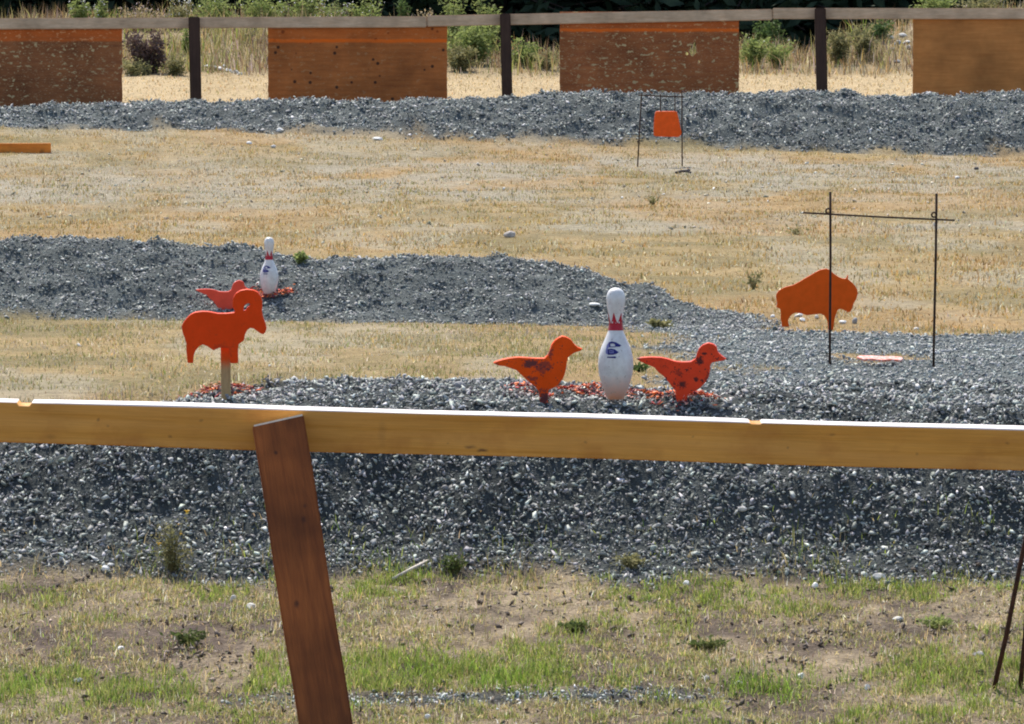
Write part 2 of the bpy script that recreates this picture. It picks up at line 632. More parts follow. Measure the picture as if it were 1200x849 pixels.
def rot_mats(n, tilt, rng):
    """random yaw then a random tilt of up to the given spread"""
    a = rng.uniform(0, 2 * np.pi, n); b = rng.normal(0, tilt, n); c = rng.normal(0, tilt, n)
    ca, sa, cb, sb, cc, sc = np.cos(a), np.sin(a), np.cos(b), np.sin(b), np.cos(c), np.sin(c)
    z = np.zeros(n); o = np.ones(n)
    Rz = np.stack([ca, -sa, z, sa, ca, z, z, z, o], 1).reshape(n, 3, 3)
    Rx = np.stack([o, z, z, z, cb, -sb, z, sb, cb], 1).reshape(n, 3, 3)
    Ry = np.stack([cc, z, sc, z, o, z, -sc, z, cc], 1).reshape(n, 3, 3)
    return Rx @ Ry @ Rz


def merge_stones(name, pos, size, cols, tilt=.5, tpl=TPL, rng=RNG):
    n = len(pos)
    R = rot_mats(n, tilt, rng)
    which = rng.integers(0, len(tpl), n)
    V, Fc, Cc = [], [], []
    off = 0
    for k, (tv, tf) in enumerate(tpl):
        idx = np.where(which == k)[0]
        if len(idx) == 0: continue
        v = np.einsum('nij,mj->nmi', R[idx], tv) * size[idx][:, None, None] + pos[idx][:, None, :]
        f = tf[None] + (off + np.arange(len(idx)) * len(tv))[:, None, None]
        V.append(v.reshape(-1, 3)); Fc.append(f.reshape(-1, 3)); Cc.append(np.repeat(cols[idx], len(tv), 0))
        off += len(idx) * len(tv)
    return fast_mesh(name, np.concatenate(V), np.concatenate(Fc), np.concatenate(Cc))


def stone_cols(n, rng, tone=1.0):
    g = np.clip(.26 * np.exp(rng.normal(0, .42, n)), .07, .7) * tone
    h = rng.uniform(-1, 1, n)
    c = np.stack([g * (.985 - .06 * h), g * (1.02 + .03 * h), g * (.98 - .06 * h)], 1)
    w = rng.random(n) < .008
    c[w] = c[w] * 1.5 + .05
    return c


def gravel(label, x0, x1, y0, y1, dens, smin, smax, tone=1.0, lift=.25, by_fan=True, mask_pow=1.0):
    area = (x1 - x0) * (y1 - y0)
    n = int(area * dens)
    x = RNG.uniform(x0, x1, n); y = RNG.uniform(y0, y1, n)
    if by_fan:
        k = np.abs(x) < y * .0763 * 1.18 + .25
        x, y = x[k], y[k]
    slope = np.hypot((terrain(x, y + .02) - terrain(x, y - .02)) / .04, (terrain(x + .02, y) - terrain(x - .02, y)) / .04)
    k = RNG.random(len(x)) < gravel_mask(x, y) ** mask_pow * np.clip(.55 + .55 * slope, 0, 1.2) / 1.2
    x, y = x[k], y[k]
    n = len(x)
    size = smin + (smax - smin) * RNG.random(n) ** 2.4
    z = terrain(x, y) + size * lift * RNG.uniform(-.5, 1.0, n)
    fine = RNG.random(n) < .35
    size = np.where(fine, smin * RNG.uniform(.55, 1.0, n), size)
    z = np.where(fine, terrain(x, y) + RNG.uniform(-.1, .6, n) * smin, z)
    cc = stone_cols(n, RNG, tone)
    if y0 > 30: cc = cc * .72 + cc.mean(0) * .28
    me = merge_stones('gravel', np.stack([x, y, z], 1), size, cc, .75)
    o = link('gravel', me, M_STONE)
    tag(o, label, 'gravel', None, 'stuff')
    return o


gravel('crushed grey stone covering the near berm behind the wooden rail', -2.2, 2.2, 21.6, 24.3, 9000, .017, .044, 1.08)
gravel('crushed grey stone covering the low middle berm under the left pin', -4.2, 2.4, 42.5, 44.6, 3700, .023, .054, 1.0)
gravel('crushed grey stone bed spread out below the bison target', .5, 3.9, 31.5, 42.9, 1500, .022, .054, 1.15)
gravel('crushed grey stone covering the far berm below the plywood boards', -8.2, 8.2, 86.6, 89.8, 1000, .045, .105, 1.0)
gravel('thin streak of grey stones in the foreground grass', -1.1, .9, 19.5, 20.4, 10000, .012, .032, 1.5)

# ------------------------------------------------------------------ grass
def blades(name, label, pos, length, width, cols, lean=.5, cat='grass'):
    n = len(pos)
    a = RNG.uniform(0, 2 * np.pi, n)              # facing
    d = RNG.uniform(0, 2 * np.pi, n)              # lean direction
    ln = np.abs(RNG.normal(0, lean, n)) if np.max(lean) < 2 else RNG.uniform(2.0, 2.5, n)
    side = np.stack([np.cos(a), np.sin(a), np.zeros(n)], 1) * width[:, None] * .5
    ld = np.stack([np.cos(d), np.sin(d), np.zeros(n)], 1)
    up = np.array([0, 0, 1.0])
    mid = pos + (up * np.cos(ln * .6)[:, None] + ld * np.sin(ln * .6)[:, None]) * (length * .55)[:, None]
    tip = mid + (up * np.cos(np.minimum(ln * 1.6, 1.9))[:, None] + ld * np.sin(np.minimum(ln * 1.6, 1.9))[:, None]) * (length * .45)[:, None]
    V = np.stack([pos - side, pos + side, mid + side * .8, mid - side * .8, tip], 1).reshape(-1, 3)
    b = np.arange(n)[:, None] * 5
    T = np.concatenate([b + np.array([0, 1, 2]), b + np.array([0, 2, 3]), b + np.array([3, 2, 4])], 0)
    me = fast_mesh(name, V, T, np.repeat(cols, 5, 0))
    o = link(name, me, M_GRASS)
    tag(o, label, cat, None, 'stuff')
    return o


GREEN = np.array((.115, .18, .035)); LIME = np.array((.23, .28, .055)); STRAW = np.array((.42, .33, .18)); GOLD = np.array((.44, .295, .12))
OLIVE = np.array((.26, .24, .095)); BROWN = np.array((.17, .115, .075)); PALE = np.array((.60, .53, .40)); ASH = np.array((.34, .30, .23))


def field(x0, x1, y0, y1, dens, margin=.3):
    n = int((x1 - x0) * (y1 - y0) * dens)
    x = RNG.uniform(x0, x1, n); y = RNG.uniform(y0, y1, n)
    k = np.abs(x) < y * .0763 * 1.10 + margin
    return x[k], y[k]


def jit(c, s=.22):
    return np.clip(c * (1 + RNG.normal(0, s, (len(c), 1))) * (1 + RNG.normal(0, .05, (len(c), 3))), .01, .9)


def pick(n, probs, cols):
    """one colour per blade: probs is a list of arrays or numbers, in any scale"""
    w = np.stack([np.broadcast_to(p, (n,)) for p in probs], 1).astype(float)
    w = np.cumsum(w / w.sum(1, keepdims=True), 1)
    i = (RNG.random((n, 1)) > w).sum(1)
    return np.array(cols)[np.clip(i, 0, len(cols) - 1)]


# foreground turf
x, y = field(-2.0, 2.0, 19.0, 22.15, 24000)
gm = gravel_mask(x, y)
u = 600 + x / y * F_PX
nb = fbm(x * 2.3 + 3, y * 1.6, 101)
bare = sstep(.56, .66, nb) * .75
bare = np.clip(bare + sstep(.30, .46, nb) * (1.15 * np.exp(-(((u - 120) / 230) ** 2 + ((y - 20.95) / .38) ** 2)) + .6 * np.exp(-(((u - 960) / 180) ** 2 + ((y - 20.8) / .4) ** 2)) + .5 * np.exp(-(((u - 520) / 120) ** 2 + ((y - 21.2) / .3) ** 2))), 0, 1)
gr = fbm(x * 2.6, y * 1.9, 111) * .6 + fbm(x * 9, y * 6, 113) * .4
band = .13 * np.exp(-((y - 20.35) / .30) ** 2) + .05 * np.exp(-((y - 21.75) / .15) ** 2)
gpatch = sstep(.47, .66, gr + band - .18 * bare)
clump = fbm(x * 13, y * 9, 121, 3)
keep = RNG.random(len(x)) < (1 - .88 * bare) * (1 - .92 * gm) * (.30 + .70 * sstep(.36, .6, clump))
x, y, gpatch, bare, clump = x[keep], y[keep], gpatch[keep], bare[keep], clump[keep]
n = len(x)
isg = RNG.random(n) < (.34 + .58 * gpatch) * (1 - .5 * bare)
cg = pick(n, [.30, .50, .35], [GREEN * 1.35, LIME * 1.35, OLIVE * 1.45])
cd = pick(n, [.55, .10, .10, .14, .30], [STRAW * 1.3 * np.array((1, 1, .92)), BROWN, ASH * 1.15, PALE * 1.2, OLIVE * 1.5])
c = np.where(isg[:, None], cg, cd)
L = np.where(isg, RNG.uniform(.010, .034, n) * (.65 + .6 * gpatch) * (.6 + .9 * clump), RNG.uniform(.008, .038, n))
blades('grass', 'short green and straw coloured turf in the foreground', np.stack([x, y, terrain(x, y) - .002], 1), L,
       RNG.uniform(.0018, .0036, n), jit(c, .30), np.where(isg, .8, 1.3))

x, y = field(-2.0, 2.0, 19.1, 22.0, 700)
uu_ = 600 + x / y * F_PX
k = RNG.random(len(x)) < sstep(.4, .6, fbm(x * 3, y * 2, 211)) * (1 - .8 * np.exp(-(((uu_ - 120) / 230) ** 2 + ((y - 20.95) / .38) ** 2)))
x, y = x[k], y[k]
n = len(x)
blades('straw_litter', 'bleached straw lying flat over the foreground turf', np.stack([x, y, terrain(x, y) + .006], 1), RNG.uniform(.012, .04, n), RNG.uniform(.0020, .0040, n),
       jit(pick(n, [.6, .4], [PALE * 1.15, STRAW * 1.2]), .2), 2.2, 'straw')

# clods of dug soil on the bare patches
x, y = field(-2.1, 2.1, 19.2, 21.9, 2200)
u = 600 + x / y * F_PX
k = RNG.random(len(x)) < .04 + .95 * sstep(.32, .50, fbm(x * 2.3 + 3, y * 1.6, 101)) * np.clip(.25 + np.exp(-(((u - 120) / 230) ** 2 + ((y - 20.95) / .38) ** 2)) + .5 * np.exp(-(((u - 960) / 180) ** 2 + ((y - 20.8) / .4) ** 2)), 0, 1) * sstep(.4, .6, fbm(x * 8, y * 6, 103, 3))
x, y = x[k], y[k]
sz = .008 + .030 * RNG.random(len(x)) ** 2.2
cs = np.array((.15, .115, .09)) * np.exp(RNG.normal(0, .4, (len(x), 1)))
tag(link('soil_clods', merge_stones('soil_clods', np.stack([x, y, terrain(x, y) + sz * .15], 1), sz, cs, .8), M_STONE),
    'crumbly brown soil clods on the bare patches of the foreground', 'soil', None, 'stuff')

# taller fringe where the turf meets the near berm
n = 5200
x = RNG.uniform(-2.1, 2.1, n); y = 21.9 + RNG.normal(0, .12, n)
k = RNG.random(n) < sstep(.42, .62, fbm(x * 3.2, y * 2, 131))
x, y = x[k], y[k]
n = len(x)
blades('grass', 'ragged grass fringe along the foot of the near berm', np.stack([x, y, terrain(x, y) - .003], 1),
       RNG.uniform(.02, .085, n) * RNG.uniform(.5, 1, n), RNG.uniform(.002, .0035, n), jit(pick(n, [.3, .15, .3, .2], [LIME, GREEN, STRAW, OLIVE])), .7)

# dry strip between near and middle berm
x, y = field(-3.8, 3.5, 28, 43.1, 1100)
cl = fbm(x * 4.0, y * 2.0, 141, 3)
k = RNG.random(len(x)) < (1 - gravel_mask(x, y)) * (.25 + .75 * sstep(.35, .6, cl))
x, y, cl = x[k], y[k], cl[k]
n = len(x)
g = sstep(.40, .62, fbm(x * 1.6, y * .6, 151))
ash = sstep(.45, .65, fbm(x * 1.1 + 9, y * .4, 153))
c = pick(n, [.45 + 1.2 * g, .02 + .1 * g, .6, .2, .1 + .7 * ash, .12], [OLIVE, GREEN, STRAW, GOLD, ASH, PALE])
blades('grass', 'dry olive and straw grass between the near and middle berms', np.stack([x, y, terrain(x, y) - .004], 1),
       RNG.uniform(.010, .042, n) * (.4 + 1.0 * cl), RNG.uniform(.004, .007, n), jit(c * 1.05, .22), 1.15)

# dry plain behind the middle berm
x, y = field(-7.4, 7.4, 40.5, 87.2, 430)
s = stony(x, y)
cl = fbm(x * 3.4, y * 1.3, 155, 3)
k = (RNG.random(len(x)) < (1 - gravel_mask(x, y)) * (1 - .4 * s) * (.3 + .7 * sstep(.38, .6, cl))) & ~((y < 44.9) & (x < 1.2)) & ((x > 0) | (y > 46))
x, y, s, cl = x[k], y[k], s[k], cl[k]
n = len(x)
g = sstep(.46, .62, fbm(x * .8, y * .22, 161))
br = sstep(.44, .60, fbm(x * .45 + 5, y * .16, 163))
as_ = sstep(.50, .64, fbm(x * 1.3 + 8, y * .30, 165))
c = pick(n, [.08 + .7 * g * (.35 + s), .75 * (1 - .6 * s), .25, .08 + 1.1 * s + .5 * as_, .06 + .3 * (1 - g), .06 + .55 * br * (1 - s)], [OLIVE, GOLD, STRAW, ASH * 1.1, PALE, np.array((.40, .245, .11))])
blades('grass', 'golden dry grass on the open ground beyond the middle berm', np.stack([x, y, terrain(x, y) - .004], 1),
       RNG.uniform(.012, .055, n) * (.25 + 1.25 * cl), RNG.uniform(.006, .012, n), jit(c * np.array((.93, .94, .87)), .25), 1.1)

# straw on the bare left end of the near berm
x, y = field(-2.2, 2.2, 22.3, 25.5, 3500)
k = RNG.random(len(x)) < (1 - gravel_mask(x, y)) * .8
x, y = x[k], y[k]; n = len(x)
blades('grass', 'dry straw on the left end of the near berm', np.stack([x, y, terrain(x, y) - .003], 1), RNG.uniform(.012, .045, n), RNG.uniform(.003, .005, n),
       jit(pick(n, [.4, .5, .2, .12], [OLIVE, STRAW, ASH, PALE]), .25), 1.0)

# stones and clods on the stony ground
x, y = field(-7.4, 7.4, 56, 87, 40)
k = RNG.random(len(x)) < .03 + .5 * stony(x, y) * sstep(.42, .62, fbm(x * 1.5, y * .6, 167))
x, y = x[k], y[k]
sz = .02 + .06 * RNG.random(len(x)) ** 3
tag(link('pebbles', merge_stones('pebbles', np.stack([x, y, terrain(x, y) + sz * .15], 1), sz, np.clip(stone_cols(len(x), RNG, 1.5) * np.array((1.15, 1, .80)), 0, .7), .5), M_STONE),
    'scattered pebbles and clods on the stony ground before the far berm', 'pebbles', None, 'stuff')

# sandy grass behind the fence and rough growth up the bank
x, y = field(-9.4, 9.4, 91.2, 113.5, 170, .5)
t = sstep(104.5, 107.5, y + 2.5 * (fbm(x * .7, y * .2, 177) - .5))
cl = fbm(x * 1.6, y * .9, 179, 3)
k = RNG.random(len(x)) < np.where(t > .5, .35 + .65 * sstep(.4, .6, cl), .55)
x, y, t, cl = x[k], y[k], t[k], cl[k]
n = len(x)
g = sstep(.40, .62, fbm(x * .9, y * .5, 171))
br = sstep(.42, .62, fbm(x * 1.1 + 4, y * .6, 173))
c = pick(n, [.03 + .9 * t * g, .25 * t * g, .55, .4, .15 + .4 * t, .06 + .9 * t * br, .08], [OLIVE, GREEN, GOLD * 1.08, STRAW * 1.12, ASH, BROWN, PALE])
blades('grass', 'pale dry grass behind the far fence and on the bank', np.stack([x, y, terrain(x, y) - .01], 1),
       RNG.uniform(.02, .07, n) * (1 + t * (1.2 + 3.2 * sstep(.45, .65, cl))), RNG.uniform(.008, .016, n), jit(c, .24), .8 - .25 * t)

n = 17000
x = RNG.uniform(-9.2, 9.2, n); y = RNG.uniform(105.6, 112.6, n)
cl = fbm(x * .9, y * .8, 201, 3); uu_ = 600 + x / y * F_PX
k = RNG.random(n) < sstep(.38, .58, cl + .10 * (uu_ < 330) - .12 * sstep(1030, 1060, uu_)) * sstep(105.6, 107.2, y)
x, y, cl = x[k], y[k], cl[k]; n = len(x)
g = sstep(.42, .6, fbm(x * .8 + 2, y * .5, 203)); br = sstep(.4, .6, fbm(x * 1.3 + 6, y * .7, 207))
blades('tall_weeds', 'tall dry and olive weeds massed along the bank behind the far fence', np.stack([x, y, terrain(x, y) - .01], 1), RNG.uniform(.10, .46, n) * (.5 + 1.1 * cl),
       RNG.uniform(.010, .022, n), jit(pick(n, [.25 + 1.2 * g, .4 * g, .5, .2 + .7 * br, .15, .2], [OLIVE * 1.3, LIME * 1.1, STRAW, BROWN * 1.4, np.array((.36, .28, .25)), GOLD]), .25), .5, 'weeds')

# ------------------------------------------------------------------ near fence
D_RAIL = 20.0
rail_loc = P(600, 509.3, D_RAIL)
rail_slope = math.atan2(zrow(498, D_RAIL) - zrow(465, D_RAIL), 1200 * px(D_RAIL))
fence = thing('rail_fence', 'yellow sawn timber rail on a leaning red brown post in the foreground', 'fence',
              (P(325, 487, D_RAIL).x, D_RAIL, gz(P(325, 487, D_RAIL).x, D_RAIL)))


def rx(uu): return (uu - 600) * px(D_RAIL)


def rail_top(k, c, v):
    # weathered upper face, painted paler to stand in for its sunlit glare
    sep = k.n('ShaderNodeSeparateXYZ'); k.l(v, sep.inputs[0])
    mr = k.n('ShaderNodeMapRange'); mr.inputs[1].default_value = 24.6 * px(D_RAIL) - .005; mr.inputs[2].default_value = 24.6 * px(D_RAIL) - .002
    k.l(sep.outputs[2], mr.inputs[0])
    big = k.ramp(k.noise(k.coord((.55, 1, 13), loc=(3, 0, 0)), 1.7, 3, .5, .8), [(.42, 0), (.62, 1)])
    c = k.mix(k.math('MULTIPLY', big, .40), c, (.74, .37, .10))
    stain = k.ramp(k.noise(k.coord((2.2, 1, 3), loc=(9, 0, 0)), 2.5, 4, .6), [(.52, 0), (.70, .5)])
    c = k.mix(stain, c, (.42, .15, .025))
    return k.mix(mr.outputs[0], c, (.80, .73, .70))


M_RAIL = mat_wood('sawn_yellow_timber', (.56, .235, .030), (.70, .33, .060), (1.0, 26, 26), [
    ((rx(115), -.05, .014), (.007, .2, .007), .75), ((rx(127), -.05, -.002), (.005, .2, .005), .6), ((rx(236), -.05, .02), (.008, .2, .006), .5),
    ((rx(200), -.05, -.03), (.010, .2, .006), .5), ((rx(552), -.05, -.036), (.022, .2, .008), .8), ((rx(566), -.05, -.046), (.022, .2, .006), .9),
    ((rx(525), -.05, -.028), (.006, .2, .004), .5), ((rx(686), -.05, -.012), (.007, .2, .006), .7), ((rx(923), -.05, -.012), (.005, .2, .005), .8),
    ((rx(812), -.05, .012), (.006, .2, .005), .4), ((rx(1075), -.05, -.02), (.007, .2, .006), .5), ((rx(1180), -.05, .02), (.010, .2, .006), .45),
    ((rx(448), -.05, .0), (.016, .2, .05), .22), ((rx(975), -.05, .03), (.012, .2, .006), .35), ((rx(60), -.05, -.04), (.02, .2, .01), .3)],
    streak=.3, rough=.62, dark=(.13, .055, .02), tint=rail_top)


def build_rail():
    h = 24.6 * px(D_RAIL)
    x0, x1 = -2.9, 2.9
    top = []
    xs = sorted(list(np.linspace(x0, x1, 50)) + [rx(19), rx(22), rx(34), rx(37), rx(876), rx(880), rx(890), rx(893)])
    for xx in xs:
        z = h + .0016 * math.sin(xx * 5) + random.uniform(-.0006, .0006)
        uu = 600 + xx / px(D_RAIL)
        if 21 < uu < 35: z -= .011
        elif 878 < uu < 891: z -= .006
        top.append((xx, z))
    bot = [(xx, -h + .0018 * math.sin(xx * 4 + 1)) for xx in np.linspace(x1, x0, 40)]
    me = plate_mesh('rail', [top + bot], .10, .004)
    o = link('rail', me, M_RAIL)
    o.parent = fence
    o.matrix_world = Matrix.Translation(rail_loc) @ Matrix.Rotation(-rail_slope, 4, 'Y') @ Matrix.Rotation(rad(2.5), 4, 'X')
    o.matrix_parent_inverse = Matrix.Translation(-fence.location)
    o.matrix_basis = Matrix.Translation(rail_loc) @ Matrix.Rotation(-rail_slope, 4, 'Y') @ Matrix.Rotation(rad(2.5), 4, 'X')
    return o


build_rail()


def local(parent, v):
    return Vector(v) - Vector(parent.location)


def build_post():
    # the brace leans back against the rail: top behind, foot towards the camera
    a = P(325.5, 492, D_RAIL - .09); b = P(389, 900, 19.47)
    axis = (a - b).normalized()
    side = Vector((1, 0, 0)); side = (side - axis * side.dot(axis)).normalized()
    nrm = axis.cross(side).normalized()
    M = Matrix((axis, side, nrm)).transposed().to_4x4()
    M.translation = b
    ln = (a - b).length
    w = .0775
    t = .045
    bm = bmesh.new()
    hexa(bm, [(0, -w, -t), (0, w, -t), (0, w, t), (0, -w, t), (ln - .024, -w, -t), (ln - .012, w, -t), (ln + .014, w, t), (ln + .002, -w, t)])
    bmesh.ops.subdivide_edges(bm, edges=[e for e in bm.edges if (e.verts[0].co - e.verts[1].co).length > .5], cuts=12)
    bevel = [e for e in bm.edges if len(e.link_faces) == 2 and e.link_faces[0].normal.dot(e.link_faces[1].normal) < .5]
    bmesh.ops.recalc_face_normals(bm, faces=bm.faces[:])
    bevel = [e for e in bm.edges if len(e.link_faces) == 2 and e.calc_face_angle(0) > .6]
    bmesh.ops.bevel(bm, geom=bevel, offset=.004, segments=2, affect='EDGES')
    for v in bm.verts:
        v.co.y += .0015 * math.sin(v.co.x * 9); v.co.z += .001 * math.sin(v.co.x * 7 + 1)
    me = bm_mesh('post', bm)
    m = mat_wood('red_brown_timber', (.20, .052, .011), (.35, .098, .020), (1.6, 22, 22), [
        ((ln - .12, -.02, -.05), (.010, .008, .2), .8), ((ln - .34, .03, -.05), (.014, .010, .2), .6), ((.5, -.03, -.05), (.016, .010, .2), .7),
        ((.8, .04, -.05), (.01, .008, .2), .5)], streak=1.1, rough=.75, bump=.6, dark=(.04, .016, .01),
        tint=lambda k, c, v: k.mix(k.math('MULTIPLY', k.math('GREATER_THAN', k.n('ShaderNodeSeparateXYZ').outputs[0], ln - .0045), 0), c, c))
    o = link('post', me, m, fence)
    o.matrix_parent_inverse = Matrix.Translation(-fence.location)
    o.matrix_basis = M
    # pale sawn end
    bm = bmesh.new()
    e = .0735
    hexa(bm, [(ln - .029, -e, -t + .002), (ln - .017, e, -t + .002), (ln + .009, e, t - .003), (ln - .003, -e, t - .003),
              (ln - .022, -e, -t + .002), (ln - .010, e, -t + .002), (ln + .016, e, t - .003), (ln + .004, -e, t - .003)])
    o2 = link('sawn_end', bm_mesh('sawn_end', bm), mat_plain('pale_end_grain', (.78, .64, .48), .8, .2, 60), o)
    return o


build_post()

# ------------------------------------------------------------------ far fence and plywood boards
D_F = 91.0
ff = thing('target_fence', 'weathered rail fence with dark posts across the top of the picture', 'fence', (0, D_F, gz(0, D_F)))
M_FRAIL = mat_wood('weathered_rail', (.54, .355, .22), (.70, .50, .335), (1.5, 12, 12), [], streak=.5, rough=.85)
M_FPOST = mat_wood('dark_post', (.045, .024, .018), (.075, .040, .028), (14, 14, 1.0), [], streak=.4, rough=.85)
for (u0, u1, va, vb) in ((-120, 222, 22.2, 20.6), (222.4, 500, 20.4, 19.3), (500.4, 905, 18.4, 10.8), (905.4, 1320, 9.6, 9.9)):
    a = P(u0, va, D_F); b = P(u1, vb, D_F)
    h = .150; d = .045
    bm = bmesh.new()
    vs = hexa(bm, [local(ff, p) for p in (a + Vector((0, -d / 2, -h)), b + Vector((0, -d / 2, -h)), b + Vector((0, d / 2, -h)), a + Vector((0, d / 2, -h)),
                                          a + Vector((0, -d / 2, 0)), b + Vector((0, -d / 2, 0)), b + Vector((0, d / 2, 0)), a + Vector((0, d / 2, 0)))])
    bmesh.ops.recalc_face_normals(bm, faces=bm.faces[:])
    bmesh.ops.bevel(bm, geom=bm.edges[:], offset=.012, segments=2, affect='EDGES')
    link('rail', bm_mesh('rail', bm), M_FRAIL, ff)
for (ut, ub, vt, w) in ((227.5, 229.5, 20.5, .150), (592, 594.5, 16.6, .145), (961, 963.5, 10, .150)):
    D = D_F - .105
    a = P(ut, vt - .5, D); b = P(ub, 118, D)
    b = b + (b - a).normalized() * .6
    bm = bmesh.new()
    hw = w / 2
    hexa(bm, [local(ff, p) for p in (b + Vector((-hw, -.07, 0)), b + Vector((hw, -.07, 0)), b + Vector((hw, .07, 0)), b + Vector((-hw, .07, 0)),
                                     a + Vector((-hw, -.07, 0)), a + Vector((hw, -.07, 0)), a + Vector((hw, .07, 0)), a + Vector((-hw, .07, 0)))])
    bmesh.ops.recalc_face_normals(bm, faces=bm.faces[:])
    bmesh.ops.bevel(bm, geom=bm.edges[:], offset=.012, segments=2, affect='EDGES')
    link('post', bm_mesh('post', bm), M_FPOST, ff)


def mat_ply(name, a, b, stripe=None, scars=0, hits=0, zdark=0, seed=0.0):
    k = NT(name)
    v = k.coord(loc=(seed, seed, seed))
    o = k.coord()
    n1 = k.noise(k.coord((1.2, 8, 14), loc=(seed, 0, 0)), 2, 5, .65, .4)
    n2 = k.noise(v, 2.2, 3)
    c = k.mix(k.ramp(n1, [(.3, 0), (.7, 1)]), a, b)
    c = k.mix(1, c, k.ramp(n2, [(.3, .72), (.7, 1.2)]), 'MULTIPLY')
    sep = k.n('ShaderNodeSeparateXYZ'); k.l(o, sep.inputs[0])
    if scars:
        # splintered pale wood where shots broke the face
        m = k.ramp(k.noise(k.coord((1, 1, 1.7), loc=(seed, 0, 0)), 13, 2.5, .55, 0), [(.595, 0), (.635, 1)])
        area = k.ramp(k.noise(v, 1.9, 3), [(.38, .05), (.54, 1)])
        c = k.mix(k.math('MULTIPLY', k.math('MULTIPLY', m, area), scars), c, (.56, .40, .20))
        m = k.ramp(k.noise(k.coord((1, 1, 3), loc=(seed + 7, 0, 0)), 27, 2, .5, 0), [(.63, 0), (.67, 1)])
        c = k.mix(k.math('MULTIPLY', m, scars * .8), c, (.50, .33, .17))
    if hits:
        vo = k.n('ShaderNodeTexVoronoi'); vo.inputs['Scale'].default_value = 6.5; k.l(k.coord((1, .001, 1), loc=(seed, 0, 0)), vo.inputs['Vector'])
        m = k.ramp(vo.outputs['Distance'], [(.12, 1), (.18, 0)])
        c = k.mix(k.math('MULTIPLY', m, hits), c, (.022, .012, .01))
    for (z, hw, s) in stripe or ():
        wob = k.math('ADD', sep.outputs[2], k.math('MULTIPLY', k.math('SUBTRACT', k.noise(k.coord((1.2, .1, .1)), 3, 3), .5), .05))
        mr = k.n('ShaderNodeMapRange'); mr.inputs[1].default_value = hw; mr.inputs[2].default_value = hw * .35
        mr.inputs[3].default_value = 0; mr.inputs[4].default_value = s
        k.l(k.math('ABSOLUTE', k.math('SUBTRACT', wob, z)), mr.inputs[0])
        c = k.mix(k.math('MULTIPLY', mr.outputs[0], k.ramp(n2, [(.2, .6), (.6, 1)])), c, (.85, .15, .010))
    k.col(c, .8, .25)
    k.bump(n1, .3, .004)
    return k.m


def board(u0, u1, vtop, label, mat_args, hole=None):
    D = D_F + .045
    a = P(u0, vtop, D); b = P(u1, vtop, D)
    cx = (a.x + b.x) / 2; hw = (b.x - a.x) / 2
    H = 1.22
    nx_, loop = 26, []
    for i in range(nx_ + 1):
        loop.append((-hw + 2 * hw * i / nx_, H / 2))
    for i in range(1, 14): loop.append((hw + random.uniform(-.004, .004), H / 2 - H * i / 14))
    for i in range(nx_ + 1): loop.append((hw - 2 * hw * i / nx_, -H / 2))
    for i in range(1, 14): loop.append((-hw + random.uniform(-.004, .004), -H / 2 + H * i / 14))
    loops = [loop]
    if hole:
        loops += hole
    me = plate_mesh('backer_board', loops, .018, .002)
    o = link('backer_board', me, mat_ply('plywood_' + mat_args.pop('key'), **mat_args), None, (cx, D, a.z - H / 2))
    tag(o, label, 'board', 'plywood boards hanging from the far fence rail')
    return o


BR1, BR2 = (.36, .105, .026), (.52, .165, .042)


def ztop(v, vtop): return .61 - (v - vtop) * px(D_F)


board(-68, 143, 23, 'dark brown plywood board with wide orange band, splintered, leftmost on far fence',
      dict(key='a', a=(.23, .078, .030), b=(.36, .13, .045), stripe=[(ztop(40, 23), .10, .55), (ztop(47, 23), .030, .45)], scars=1.0, seed=1.3))
board(314, 524, 20.5, 'brown plywood board with thin orange line and dark bullet spots',
      dict(key='b', a=BR1, b=BR2, stripe=[(ztop(48, 20.5), .035, 1.0), (ztop(40, 20.5), .10, .3)], hits=.85, scars=.25, seed=4.1))


def ragged(cx, cz, rx_, rz_, n=11):
    return [(cx + rx_ * math.cos(t) * random.uniform(.6, 1.25), cz + rz_ * math.sin(t) * random.uniform(.6, 1.25)) for t in [k * 2 * math.pi / n for k in range(n)]]


b3x = (656 + 866) / 2
board(656, 866, 14, 'dark brown plywood board flecked with chips, ragged hole near right side',
      dict(key='c', a=(.27, .082, .030), b=(.41, .14, .046), stripe=[(ztop(35.5, 14), .032, .95), (ztop(29, 14), .07, .35)], scars=1.0, seed=9.7),
      [ragged((813 - b3x) * px(D_F), ztop(58, 14), .055, .10), ragged((805 - b3x) * px(D_F), ztop(63, 14), .022, .03, 7), ragged((819 - b3x) * px(D_F), ztop(73, 14), .02, .03, 7)])
board(1070, 1282, 12, 'plain clean tan plywood board, rightmost on far fence',
      dict(key='d', a=(.48, .175, .045), b=(.58, .235, .066), seed=15.0))

# ------------------------------------------------------------------ painted steel targets
def outline(pts, ox, oy, sc, u0, v0, D):
    """traced outline in a magnified view -> metres about (u0, v0)"""
    return [((ox + a / sc - u0) * px(D), -(oy + b / sc - v0) * px(D)) for a, b in pts]


